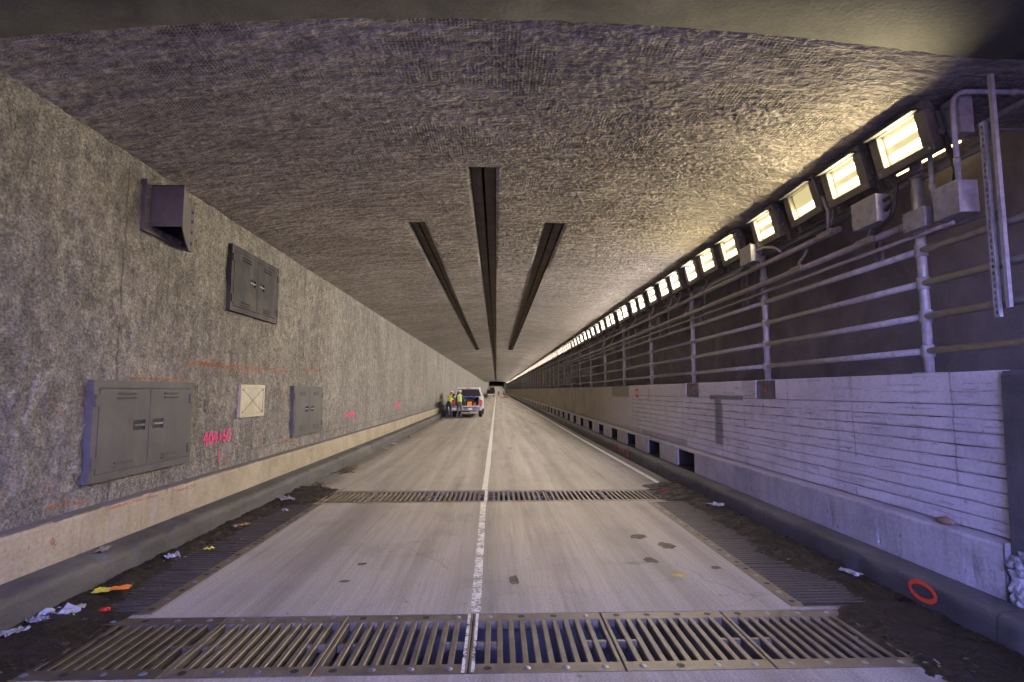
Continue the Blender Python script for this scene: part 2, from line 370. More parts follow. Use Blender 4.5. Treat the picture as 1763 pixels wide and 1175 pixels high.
def mat_paint(name, col, rough=.5, var=.18, metal=0.0, sc=5, spec=.5, wear=False):
    t = NT(name); p = t.pos
    n1 = t.noise(p, sc, 5, .6); n2 = t.noise(t.map(p, (1, 8, .7)), 2, 4, .6)
    c = t.ramp(n1, [(.3, scl(col, 1-var)), (.7, scl(col, 1+var))])
    c = t.mix(t.math('MULTIPLY', t.ramp(n2, [(.56, 0), (.8, 1)]), .3), c, scl(col, .55))
    if wear:
        rs = t.ramp(t.noise(p, 9, 6, .75), [(.62, 0), (.69, 1)]); c = t.mix(t.math('MULTIPLY', rs, .6), c, (.11, .06, .035))
        sc_ = t.ramp(t.noise(t.map(p, (1, 30, 3)), 1.5, 3, .6), [(.66, 0), (.72, 1)]); c = t.mix(t.math('MULTIPLY', sc_, .35), c, scl(col, 2.0))
        ds = t.ramp(t.noise(t.map(p, (1, 1, .6)), 2.6, 5, .7), [(.45, 0), (.7, 1)]); c = t.mix(t.math('MULTIPLY', ds, .35), c, (.17, .155, .135))
    return t.out(c, t.ramp(n1, [(.3, max(.05, rough-.08)), (.7, rough+.08)]), t.bump(n1, .06 if not wear else .2, .004), metal, spec)
def mat_plain(name, col, rough=.6, metal=0.0):
    t = NT(name); n1 = t.noise(t.obj, 12, 3, .6)
    return t.out(t.ramp(n1, [(.3, scl(col, .9)), (.7, scl(col, 1.08))]), rough, None, metal)
def mat_emit(name, col, st):
    t = NT(name); e = t.b.inputs
    e['Base Color'].default_value = (.25, .24, .2, 1); e['Emission Color'].default_value = (*col, 1); e['Emission Strength'].default_value = st
    e['Roughness'].default_value = .3
    t.m.cycles.emission_sampling = 'FRONT' if st > .1 else 'NONE'
    return t.m
def mat_spray(name, col, dens=.5):
    t = NT(name); p = t.pos
    n1 = t.noise(p, 45, 4, .7); n2 = t.noise(p, 8, 3, .6)
    a = t.ramp(t.math('ADD', t.math('MULTIPLY', n1, .6), t.math('MULTIPLY', n2, .4)), [(dens-.1, 1), (dens+.08, 0)])
    t.link(a, t.b.inputs['Alpha'])
    return t.out(t.ramp(n2, [(.3, scl(col, .8)), (.7, col)]), .7)
def mat_line():
    t = NT('worn_white_paint'); p = t.pos; x, y, z = t.sep(p)
    n1 = t.noise(p, 34, 5, .75); n2 = t.noise(p, 5, 3, .6)
    far = t.n('ShaderNodeMapRange'); t.link(y, far.inputs[0]); far.inputs[1].default_value = 8.0; far.inputs[2].default_value = 10.5; far.inputs[3].default_value = 0; far.inputs[4].default_value = .2
    w = t.math('ADD', t.math('ADD', t.math('MULTIPLY', n1, .65), t.math('MULTIPLY', n2, .35)), far.outputs[0])
    t.link(t.ramp(w, [(.44, 0), (.5, 1)]), t.b.inputs['Alpha'])
    return t.out(t.ramp(n2, [(.3, (.50, .49, .46)), (.7, (.68, .67, .63))]), .6)
def mat_dirt():
    t = NT('wet_dirt'); p = t.pos
    n1 = t.noise(p, 5, 6, .68); n2 = t.noise(p, 60, 4, .7)
    c = t.ramp(n1, [(.3, (.008, .006, .005)), (.55, (.02, .015, .011)), (.8, (.055, .042, .033))])
    c = t.mix(t.math('MULTIPLY', t.ramp(n2, [(.62, 0), (.72, 1)]), .45), c, (.22, .19, .16))
    return t.out(c, t.ramp(n1, [(.35, .16), (.6, .8)]), t.bump(t.math('ADD', n1, n2), .7, .02), spec=.22)

M = dict(road=mat_road(), wall_l=mat_wall_left(), wall_base=mat_wall_base(),
    plinth_l=mat_plinth('cream_plinth', (.235, .205, .145), (.40, .35, .255), (.12, .10, .07), (.085, .08, .085)),
    plinth_r=mat_plinth('grey_plinth', (.27, .26, .26), (.52, .50, .49), (.13, .12, .11), (.36, .33, .32)),
    curb=mat_curb(), ceil=mat_ceiling(),
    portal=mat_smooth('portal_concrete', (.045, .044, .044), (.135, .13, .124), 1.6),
    back=mat_smooth('back_wall_concrete', (.12, .112, .115), (.26, .245, .245), 1.1),
    void=mat_smooth('near_black_concrete', (.012, .012, .013), (.03, .03, .03), 1.2),  # near-black tone for opening interiors, slot channels and outer shells
    trench=mat_smooth('trench_concrete', (.10, .095, .09), (.22, .21, .20), 3),
    end=mat_smooth('far_dark', (.02, .019, .018), (.05, .045, .04), .4),
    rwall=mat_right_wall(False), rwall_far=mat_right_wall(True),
    galv=mat_galv(), galv_d=mat_galv('weathered_pipe', (.21, .205, .22), .25, .55), box=mat_galv('box_steel', (.36, .36, .37), .35, .5),
    conduit=mat_galv('conduit_steel', (.27, .25, .25), .4, .5),
    iron=mat_iron(), iron_d=mat_iron('cast_iron_dirty', .55), bolt=mat_galv('bolt_steel', (.26, .26, .29), .7, .4),
    housing=mat_paint('lamp_housing', (.115, .10, .082), .5, .22), lens_d=mat_emit('lamp_lens_dirty', (1, .80, .35), .008), lens=mat_emit('lamp_lens', (1, .86, .40), .012),
    tube=mat_emit('lamp_bar', LAMP_COL, LAMP*3.5), tube_y=mat_emit('lamp_bar_yellow', (1.0, .84, .50), LAMP*3.5),
    cab=mat_paint('cabinet_grey', (.085, .082, .081), .6, .16, spec=.2, wear=True), cab_up=mat_paint('cabinet_grey_soiled', (.042, .040, .043), .65, .3, spec=.12, wear=True),
    cream=mat_paint('cream_paint', (.40, .375, .27), .5, .14, wear=True), hood=mat_paint('hood_steel', (.11, .102, .106), .6, .25, spec=.2, wear=True),
    black=mat_plain('black_gap', (.012, .012, .013), .7), rust=mat_plain('rust', (.18, .08, .04), .8),
    plate=mat_smooth('slot_plate', (.055, .046, .036), (.125, .10, .075), 2.2),
    line=mat_line(), dirt=mat_dirt(),
    pink=mat_spray('pink_spray', (.88, .04, .26), .62), orange=mat_spray('orange_spray', (.85, .17, .04), .50),
    red=mat_spray('red_spray', (.80, .045, .02), .58), ring=mat_spray('ring_spray', (.95, .10, .03), .72), faint=mat_spray('faint_orange_spray', (.62, .19, .08), .465),
    rough=mat_plinth('broken_aggregate', (.05, .048, .045), (.26, .24, .23), (.03, .028, .027)),
    white=mat_paint('white_car_paint', (.72, .72, .72), .3, .05), glass=mat_plain('dark_glass', (.006, .006, .007), .5),
    rubber=mat_plain('rubber', (.02, .02, .02), .8), chrome=mat_plain('bright_metal', (.55, .55, .57), .3, .8),
    redlight=mat_plain('red_lens', (.55, .02, .015), .25), blueplate=mat_plain('number_plate', (.22, .28, .45), .45),
    blue=mat_plain('blue_tarp', (.03, .05, .28), .6), yellow=mat_plain('yellow_plastic', (.85, .45, .04), .5), orangep=mat_plain('orange_plastic', (.85, .17, .03), .5),
    dark=mat_plain('dark_plastic', (.03, .03, .032), .6), navy=mat_plain('denim', (.025, .04, .10), .85), greyc=mat_plain('grey_cloth', (.10, .095, .11), .9),
    vest=mat_plain('hi_vis', (.52, .80, .04), .75), vest_o=mat_plain('hi_vis_orange', (.85, .32, .10), .75), stripe=mat_plain('silver_stripe', (.65, .65, .63), .5),
    skin=mat_plain('skin', (.42, .24, .16), .6), shirt=mat_plain('dark_shirt', (.05, .05, .06), .85), teal=mat_plain('teal_cloth', (.10, .42, .36), .8),
    boot=mat_plain('boot', (.10, .065, .035), .8), hat=mat_plain('white_plastic', (.78, .78, .76), .4), hair=mat_plain('hair', (.02, .015, .01), .8),
    paper=mat_plain('white_paper', (.30, .30, .29), .7), paper2=mat_plain('soiled_paper', (.20, .19, .18), .8), card=mat_plain('brown_card', (.22, .14, .08), .85),
    wrap_y=mat_plain('yellow_wrapper', (.62, .55, .05), .4), wrap_o=mat_plain('orange_wrapper', (.75, .2, .03), .4), stick=mat_plain('dead_stick', (.06, .04, .022), .9),
    stone=mat_plain('brown_stone', (.24, .16, .10), .9), glow=mat_emit('strip_lamp', (1, .72, .25), .2), sign=mat_plain('sign_yellow', (.62, .48, .03), .5),
    bluep=mat_plain('blue_plastic', (.05, .12, .5), .4), lumps=mat_plinth('broken_white', (.11, .107, .104), (.27, .262, .25), (.06, .056, .052)),
    carblack=mat_paint('dark_car_paint', (.018, .02, .025), .25, .05), strap=mat_plain('black_rubber_hose', (.025, .025, .03), .6))

# ------------------------------------------------------------------ setting
PORTAL = -2.5; END = 335.0
def ylist(a, b):
    ys = [a]; y = a
    while y < b-1e-6:
        y += 3 if y < 30 else 8; ys.append(min(y, b))
    return ys
def sweep(name, prof, a, b, mat, sm=False, parent=None, extra=(), chip=0):
    ys = set(ylist(a, b)) | set(e for e in extra if a < e < b); n = len(prof)
    if chip: ys |= set(round(2.6+.045*k, 3) for k in range(310) if a < 2.6+.045*k < b)
    mb = MB(); ys = sorted(ys)
    for y in ys:
        row = []
        for k, (x, z) in enumerate(prof):
            dx = dz = 0
            if chip and 2.6 < y < 16.5 and 0 < k < n-1:
                q = mnoise.noise(Vector((y*2.1, k*.31, x))); q2 = mnoise.noise(Vector((y*9, k*.9, x*3))); q3 = max(0, mnoise.noise(Vector((y*5.5, k*.25, x+7)))-.32)*5
                dx = chip*(.5*q+.45*q2)+(chip*1.6*q3 if x > 0 else -chip*1.6*q3); dz = chip*(.4*q+.35*q2-1.2*q3)
            row.append((x+dx, y, z+dz+zr(y)))
        mb.add(row)
    for i in range(len(ys)-1):
        for k in range(n-1): mb.face([i*n+k, i*n+k+1, (i+1)*n+k+1, (i+1)*n+k], sm)
    return mb.build(name, mat, parent)
def grid_holes(name, xs, ys, zf, mat, holes, parent=None):
    mb = MB(); nx = len(xs)
    for y in ys: mb.add([(x, y, zf(x, y)) for x in xs])
    for j in range(len(ys)-1):
        for i in range(nx-1):
            cx, cy = (xs[i]+xs[i+1])/2, (ys[j]+ys[j+1])/2
            if any(h[0] < cx < h[1] and h[2] < cy < h[3] for h in holes): continue
            mb.face([j*nx+i, j*nx+i+1, (j+1)*nx+i+1, (j+1)*nx+i])
    return mb.build(name, mat, parent)
def merge(base, extra): return sorted(set([round(v, 4) for v in base] + [round(v, 4) for v in extra]))

F0, F1 = 3.62, 4.56          # near grate row
B0, B1 = 9.00, 10.03         # far grate row
LX0, LX1 = -3.46, -2.72      # left side row
RX0, RX1 = 2.40, 3.28        # right side row
GX0, GX1 = -3.06, 2.76
road_holes = [(GX0, GX1, F0, F1), (GX0, GX1, B0, B1), (LX0, LX1, 4.62, 8.92), (RX0, RX1, 4.62, 8.92)]
xs = merge([-3.6, -2.3, -1.2, -.17, 1.2, 2.1, 3.6], [GX0, GX1, LX0, LX1, RX0, RX1])
ys = merge(ylist(-60, END), [F0, F1, B0, B1, 4.62, 8.92])
struct(grid_holes('road', xs, ys, lambda x, y: zr(y), M['road'], road_holes))
def pit(x0, x1, y0, y1, d, mat):
    mb = MB(); a = mb.add([(x0, y0, 0), (x1, y0, 0), (x1, y1, 0), (x0, y1, 0), (x0, y0, -d), (x1, y0, -d), (x1, y1, -d), (x0, y1, -d)])
    for q in ((0, 1, 5, 4), (1, 2, 6, 5), (2, 3, 7, 6), (3, 0, 4, 7), (4, 5, 6, 7)): mb.face(list(q))
    return struct(mb.build('drain_trench', mat))
pit(GX0, GX1, F0, F1, .55, M['trench']); pit(GX0, GX1, B0, B1, .55, M['trench'])
pit(LX0, LX1, 4.62, 8.92, .075, M['dirt']); pit(RX0, RX1, 4.62, 8.92, .075, M['dirt'])

# relief fields for the near plaster (value noise on numpy arrays)
def vn(u, v, seed):
    iu, iv = np.floor(u).astype(np.int64), np.floor(v).astype(np.int64); fu, fv = u-iu, v-iv
    fu = fu*fu*(3-2*fu); fv = fv*fv*(3-2*fv)
    def hsh(a, b):
        h = (a*374761393 + b*668265263 + seed*1442695041) & 0xFFFFFFFF
        h = ((h ^ (h >> 13))*1274126177) & 0xFFFFFFFF
        return ((h ^ (h >> 16)) & 0xFFFF)/65535.0
    a, b, c, d = hsh(iu, iv), hsh(iu+1, iv), hsh(iu, iv+1), hsh(iu+1, iv+1)
    return (a*(1-fu)+b*fu)*(1-fv)+(c*(1-fu)+d*fu)*fv
def fbm(u, v, seed, o=3):
    r = 0; a = .5; t_ = 0
    for k in range(o): r = r+a*vn(u*2**k, v*2**k, seed+k); t_ += a; a *= .5
    return r/t_
def relief(name, P, keep, mat, parent=None):
    ny, nx = P.shape[:2]; me = bpy.data.meshes.new(name); me.vertices.add(nx*ny); me.vertices.foreach_set('co', P.reshape(-1).astype(np.float32))
    idx = np.arange(nx*ny).reshape(ny, nx); q = np.stack([idx[:-1, :-1], idx[:-1, 1:], idx[1:, 1:], idx[1:, :-1]], -1)[keep]
    n = len(q); me.loops.add(n*4); me.loops.foreach_set('vertex_index', q.reshape(-1).astype(np.int32))
    me.polygons.add(n); me.polygons.foreach_set('loop_start', np.arange(0, n*4, 4, dtype=np.int32)); me.update(calc_edges=True); me.validate()
    me.polygons.foreach_set('use_smooth', np.ones(len(me.polygons), bool)); me.materials.append(mat); return put(name, me, parent)
def smooth(a, b, x): t_ = np.clip((x-a)/(b-a), 0, 1); return t_*t_*(3-2*t_)

# left side: curb, plinth, wall slabs
struct(sweep('curb_left', [(-3.52, -.02), (-3.525, .19), (-3.535, .235), (-3.56, .265), (-3.60, .28), (-3.79, .29)], -30, END, M['curb'], True, chip=.009))
pl = struct(sweep('plinth_left', [(-3.775, .25), (-3.775, .38), (-3.775, .50), (-3.775, .615), (-3.783, .64), (-3.80, .65), (-3.90, .665)], -30, END, M['plinth_l'], chip=.006))
struct(sweep('wall_base_left', [(-3.89, .66), (-3.887, .86)], -30, END, M['wall_l']))
wl = struct(bpy.data.objects.new('wall_left', None)); C.objects.link(wl)
jt = [-2.8, 16.63, 27.4, 38.2, 49.0, 60, 71, 93, 115, 137, 170, 203, 236, 269, END]
NEARW = 13.0
for a, b in [(NEARW-.008, jt[1])] + list(zip(jt[1:-1], jt[2:])):
    sweep('wall_panel', [(-3.95, .825), (-3.885, .835), (-3.87, .85), (-3.87, 4.17), (-3.885, 4.19), (-3.89, 4.36)], a+.008, b-.008, M['wall_l'], False, wl)
def near_wall():
    gy = np.concatenate([np.arange(-2.8, 2.5, .2), np.arange(2.5, NEARW+.001, .0135)]); gz = np.concatenate([[.825], np.arange(.84, 4.345, .0135), [4.36]])
    Y_, Z_ = np.meshgrid(gy, gz)
    lump = fbm(Y_*13, Z_*10, 51, 4)-.5; fl = fbm(Y_*3.6, Z_*2.6, 61, 4)
    chip = smooth(.40, .47, fl)                                    # thin coat broken away
    comb = np.sin((Z_*np.cos(1.2*(fbm(Y_*2.2, Z_*2, 71)-.5))+Y_*np.sin(2.4*(fbm(Y_*1.7, Z_*1.7, 81)-.5)))*190+6*fbm(Y_*6, Z_*6, 91))
    d = -.012*(1-chip) + .026*lump + .004*comb*smooth(.45, .6, fbm(Y_*2, Z_*2, 95)) - .006
    fade = smooth(.84, .90, Z_)*(1-smooth(12.4, 12.95, Y_))*smooth(2.5, 2.8, Y_)
    X_ = -3.87+np.minimum(d, .001)*fade
    X_ += np.where(Z_ > 4.16, -.018*smooth(4.15, 4.19, Z_+.012*(fbm(Y_*5, Z_*0, 97)-.5)*2), 0) + np.where(Z_ < .85, -.03, 0) + np.where(Z_ > 4.35, -.05, 0)
    return relief('wall_panel', np.stack([X_, Y_, Z_], -1), np.ones((len(gz)-1, len(gy)-1), bool), M['wall_l'], wl)
near_wall()
struct(sweep('tunnel_shell_left', [(-3.94, -.3), (-3.94, 5.4)], PORTAL-.3, END, M['void']))
struct(sweep('retaining_wall_left', [(-3.88, .6), (-3.88, 4.6), (-4.4, 4.6)], -30, PORTAL-.36, M['portal']))

# ceiling with its three long slots
SL = [(-.345, -.01, 6.68, END), (-1.445, -1.165, 8.87, 37.44), (.80, 1.12, 8.87, 37.44)]
cx_ = merge([-3.95+.3*i for i in range(31)], [v for s in SL for v in s[:2]])
NEARC = 13.2
cy_ = merge(ylist(NEARC, END), [v for s in SL for v in s[2:] if v > NEARC])
gx = np.array(merge(np.arange(-3.95, 5.06, .0125).tolist(), [v for s in SL for v in s[:2]])); gy = np.array(merge(np.arange(3.87, NEARC, .0128).tolist() + [NEARC], [v for s in SL for v in s[2:] if v < NEARC]))
X_, Y_ = np.meshgrid(gx, gy)
ca, sa = math.cos(.8), math.sin(.8)
ua, va_ = X_*ca+Y_*sa, -X_*sa+Y_*ca
pop = np.maximum(0, fbm(ua*31, va_*44, 3)-.40)*2.2            # sprayed popcorn tufts
pop2 = np.maximum(0, fbm(X_*46, Y_*46, 9, 2)-.45)*1.2
rid = fbm(X_*1.6, Y_*6.5, 21)-.5                              # cross ridges
und = fbm(X_*.8, Y_*.8, 31)-.5
fade = 1-smooth(11.5, 13.0, Y_)
edge = np.ones_like(X_)
for s_ in SL: edge = np.minimum(edge, smooth(.0, .05, np.maximum(np.maximum(s_[0]-X_, X_-s_[1]), np.maximum(s_[2]-Y_, 0))) if False else np.where((Y_ > s_[2]-.05), smooth(.0, .05, np.maximum(s_[0]-X_, X_-s_[1])), 1.0))
thick = .55+.45*smooth(.35, .6, fbm(X_*.9, Y_*1.4, 41))
Z_ = np.maximum(4.53-.25*((X_+.16)/3.7)**2, np.where(X_ > 3, 4.275, 0)) - fade*edge*((.0092*pop*thick+.0045*pop2)*(.62+.38*smooth(-2.5, 2.0, X_))+.016*(rid+.5)+.02*und)
mx, my = (gx[:-1]+gx[1:])/2, (gy[:-1]+gy[1:])/2
MX, MY = np.meshgrid(mx, my); keep = np.ones_like(MX, bool)
for s_ in SL: keep &= ~((MX > s_[0]) & (MX < s_[1]) & (MY > s_[2]) & (MY < s_[3]))
struct(relief('ceiling_near', np.stack([X_, Y_, Z_], -1), keep, M['ceil']))
struct(grid_holes('ceiling', cx_, cy_, lambda x, y: ceil_z(x)+zr(y), M['ceil'], SL))
# smooth portal soffit with a ragged rendered edge towards the sprayed coat
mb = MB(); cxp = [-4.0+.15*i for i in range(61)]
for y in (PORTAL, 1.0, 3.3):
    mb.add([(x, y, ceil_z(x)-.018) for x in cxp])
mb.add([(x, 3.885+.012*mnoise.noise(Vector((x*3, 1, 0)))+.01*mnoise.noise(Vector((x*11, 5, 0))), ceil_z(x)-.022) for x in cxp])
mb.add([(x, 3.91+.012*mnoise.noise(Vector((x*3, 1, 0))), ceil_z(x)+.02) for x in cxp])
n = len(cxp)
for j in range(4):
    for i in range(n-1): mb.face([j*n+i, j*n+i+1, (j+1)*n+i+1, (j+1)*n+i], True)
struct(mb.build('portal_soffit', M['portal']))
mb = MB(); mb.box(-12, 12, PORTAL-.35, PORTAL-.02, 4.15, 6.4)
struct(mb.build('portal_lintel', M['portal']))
struct(sweep('tunnel_roof', [(-30, 5.6), (30, 5.6)], PORTAL-.02, END, M['void']))
for k, (x0, x1, y0, y1) in enumerate(SL):
    t = thing('ceiling_slot', ['long dark ceiling slot running down the middle of the tunnel', 'short dark ceiling slot left of the middle one',
              'short dark ceiling slot right of the middle one, nearer the lamps'][k], 'ceiling slot', (0, 0, 0), 'recessed slots in the ceiling')
    xm = (x0+x1)/2; zc = ceil_z(xm)
    mb = MB(); yy = ylist(y0, y1); prof = [(x0, zc-.004), (x0, zc+.22), (x1, zc+.22), (x1, zc-.004)]
    for y in yy: mb.add([(x, y, z+zr(y)) for x, z in prof])
    for i in range(len(yy)-1):
        for q in range(3): mb.face([i*4+q, i*4+q+1, i*4+q+5, i*4+q+4])
    mb.face([0, 1, 2, 3]); e = (len(yy)-1)*4; mb.face([e, e+1, e+2, e+3])
    mb.build('channel', M['void'], t)
    # two rows of cover plates with a gap along the middle
    y = y0+.02; L = 2.46
    while y < min(y1-.1, 80):
        ye = min(y+L, y1-.02)
        for a, b in ((x0+.012, xm-.018), (xm+.018, x1-.012)):
            dz = .05+rnd(0, .012); z0, z1 = zc+dz+zr(y), zc+dz+zr(ye)
            pm = MB(); i = pm.add([(a, y+.006, z0), (b, y+.006, z0), (b, ye-.006, z1), (a, ye-.006, z1), (a, y+.006, z0+.02), (b, y+.006, z0+.02), (b, ye-.006, z1+.02), (a, ye-.006, z1+.02)])
            for qd in ((0, 3, 2, 1), (4, 5, 6, 7), (0, 1, 5, 4), (1, 2, 6, 5), (2, 3, 7, 6), (3, 0, 4, 7)): pm.face([i+v for v in qd])
            pm.build('cover_plate', M['plate'], t)
        y = ye
    if y1 > 80:
        for a, b in ((x0+.012, xm-.018), (xm+.018, x1-.012)):
            sweep('cover_plate', [(a, zc+.055), (b, zc+.055)], 80, y1, M['plate'], False, t)

# right side: curb, plinth with drain openings, low wall, walkway, back wall
struct(sweep('curb_right', [(3.38, -.02), (3.385, .18), (3.395, .22), (3.42, .245), (3.45, .252), (3.66, .258)], -30, END, M['curb'], True, chip=.009))
OP0, OPS, OPW = 10.22, 2.17, .93
NOP = 75
struct(sweep('plinth_right', [(3.63, .25), (3.63, .38), (3.63, .5), (3.63, .625), (3.64, .648), (3.66, .655), (3.78, .67)], 3.99, OP0, M['plinth_r'], chip=.006))
lip = struct(sweep('plinth_lip_right', [(3.66, .60), (3.63, .60), (3.63, .63), (3.64, .648), (3.66, .655), (3.78, .67)], OP0, END, M['plinth_r']))
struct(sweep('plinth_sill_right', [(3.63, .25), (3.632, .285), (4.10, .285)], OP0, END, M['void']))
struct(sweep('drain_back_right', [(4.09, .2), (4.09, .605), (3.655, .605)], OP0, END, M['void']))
mb = MB()
for i in range(NOP):
    a = OP0+i*OPS+OPW; b = OP0+(i+1)*OPS
    if i == 0: pass
    z = zr(a)
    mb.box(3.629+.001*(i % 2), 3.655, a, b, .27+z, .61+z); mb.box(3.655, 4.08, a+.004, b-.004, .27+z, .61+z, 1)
mb.box(3.629, 4.08, OP0+NOP*OPS, END, .27+zr(OP0+NOP*OPS), .61+zr(OP0+NOP*OPS))
struct(mb.build('plinth_piers_right', [M['plinth_r'], M['void']]))
WY0, WYF = 3.985, 15.2
struct(sweep('wall_core_right', [(3.775, .6), (3.775, 1.885), (5.1, 1.87)], -3.2, END, M['rough']))
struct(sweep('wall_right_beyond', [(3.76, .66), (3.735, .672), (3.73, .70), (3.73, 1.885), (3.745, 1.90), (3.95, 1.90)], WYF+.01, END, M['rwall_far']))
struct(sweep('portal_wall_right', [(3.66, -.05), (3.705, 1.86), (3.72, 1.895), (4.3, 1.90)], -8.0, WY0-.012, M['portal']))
struct(sweep('walkway', [(3.80, 1.89), (5.1, 1.875)], -8.0, END, M['back']))
struct(sweep('wall_back_right', [(4.98, 1.8), (4.98, 5.0)], PORTAL-.3, END, M['back']))
struct(sweep('retaining_wall_right', [(5.0, 1.8), (5.0, 4.6), (5.6, 4.6)], -30, PORTAL-.36, M['portal']))
struct(sweep('ground', [(-80, 4.7), (-4.4, 4.6)], -90, PORTAL-.36, M['back'])); struct(sweep('ground', [(5.6, 4.6), (80, 4.7)], -90, PORTAL-.36, M['back']))
struct(sweep('tunnel_shell_right', [(3.60, -.3), (4.14, -.3), (4.14, 1.86), (5.3, 1.82), (5.3, 5.7)], -8.0, END, M['void']))
mb = MB(); mb.box(3.633, 3.80, 3.975, 3.99, .2, .66); struct(mb.build('plinth_end_right', M['rough']))
mb = MB(); ze = zr(END); mb.box(-12, 12, END-.1, END+.2, ze-3, ze+8); struct(mb.build('tunnel_end', M['end']))

# courses of the low right wall, near part
rw = struct(bpy.data.objects.new('wall_right', None)); C.objects.link(rw)
def slab(y0, y1, z0, z1, xf, jit, mat, name, endj=0):
    mb = MB(); n = max(3, int((y1-y0)/.16)); fr = []
    for i in range(n+1):
        y = y0+(y1-y0)*i/n; ej = endj if i in (0, n) else 0
        j0 = jit*mnoise.noise(Vector((y*6, z0*31, 2))); j1 = jit*mnoise.noise(Vector((y*6, z1*31, 9)))
        dx = .002*mnoise.noise(Vector((y*4, z0*9, 4)))
        fr.append(mb.add([(3.79, y, z0+j0), (xf+.006+dx, y, z0+j0), (xf+dx, y, z0+.010+j0), (xf+dx, y, z1-.010+j1), (xf+.006+dx, y, z1+j1), (3.79, y, z1+j1)]))
    for i in range(n):
        for k in range(5): mb.face([fr[i]+k, fr[i]+k+1, fr[i+1]+k+1, fr[i+1]+k])
    mb.face([fr[0]+k for k in range(6)]); mb.face([fr[-1]+k for k in reversed(range(6))])
    return mb.build(name, mat, rw)
NC = 9; z0 = .672; hc = (1.637-z0)/NC
for i in range(NC):
    y = WY0 + .001
    while y < WYF-.01:
        ye = min(WYF, y+rnd(.9, 2.2))
        if WYF-ye < .5: ye = WYF
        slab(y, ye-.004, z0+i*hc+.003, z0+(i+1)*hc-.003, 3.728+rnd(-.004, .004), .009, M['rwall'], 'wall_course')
        y = ye
for a, b in ((WY0, 7.33), (7.91, 10.16), (10.86, 13.2), (13.204, WYF)):
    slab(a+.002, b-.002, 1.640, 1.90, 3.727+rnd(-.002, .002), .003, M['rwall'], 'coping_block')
# rough broken ground inside the two chipped-out pockets
for a, b, lab in ((7.335, 7.905, 'p'), (10.165, 10.855, 'q')):
    mb = MB(); n, k = 14, 10; idx = []
    for i in range(n+1):
        row = []
        for j in range(k+1):
            y = a+(b-a)*i/n; z = 1.60+.29*j/k
            e = min(i, n-i, j)/2.0
            d = .012+.035*min(1, e)*(.55+.45*mnoise.noise(Vector((y*17, z*17, 3)))+.35*mnoise.noise(Vector((y*45, z*45, 1))))
            row.append(mb.add([(3.735+d, y, z)]))
        idx.append(row)
    for i in range(n):
        for j in range(k): mb.face([idx[i][j], idx[i][j+1], idx[i+1][j+1], idx[i+1][j]])
    mb.build('broken_pocket', M['rough'], rw)
# crumbled plinth end
t = thing('broken_plinth_end', 'crumbled white lump of concrete at the near end of the right plinth', 'rubble', (3.69, 3.97, .25))
for k in range(14):
    bm = bmesh.new(); bmesh.ops.create_icosphere(bm, subdivisions=3, radius=1)
    c = Vector((rnd(-.03, .09), rnd(-.11, .02), rnd(.03, .36))); s = rnd(.045, .085)
    for v in bm.verts:
        q = v.co.copy(); v.co = c + s*q*(1+.35*mnoise.noise(q*1.7+c*9)+.15*mnoise.noise(q*5+c*3))
    mb = MB().from_bm(bm); mb.build('lump', M['lumps'], t)

# ------------------------------------------------------------------ road paint
def ribbon(pts, w, z=.004):
    mb = MB(); L = []
    for i, (x, y) in enumerate(pts):
        L.append(mb.add([(x-w/2, y, zr(y)+z), (x+w/2, y, zr(y)+z)]))
    for a, b in zip(L[:-1], L[1:]): mb.face([a, a+1, b+1, b])
    return mb
def strip(x0, ya, x1, yb, w):
    ys = [y for y in sorted(set(ylist(ya, yb) + ylist(-60, END))) if ya <= y <= yb]
    return struct(ribbon([(x0+(x1-x0)*(y-ya)/(yb-ya), y) for y in ys], w).build('road_marking', M['line']))
strip(-.165, 4.585, -.205, 8.98, .082)
strip(-.21, 10.06, -.20, 13.2, .10); strip(-.20, 13.2, -.20, 330, .115)
strip(3.10, 10.2, 3.08, 330, .10)
for a, b in ((F0, F1), (B0, B1)):
    for x in ((-.21, -.148) if a == F0 else (-.19, -.165)): struct(ribbon([(x, a+.01), (x, b-.01)], .022, .0045).build('road_marking', M['line']))

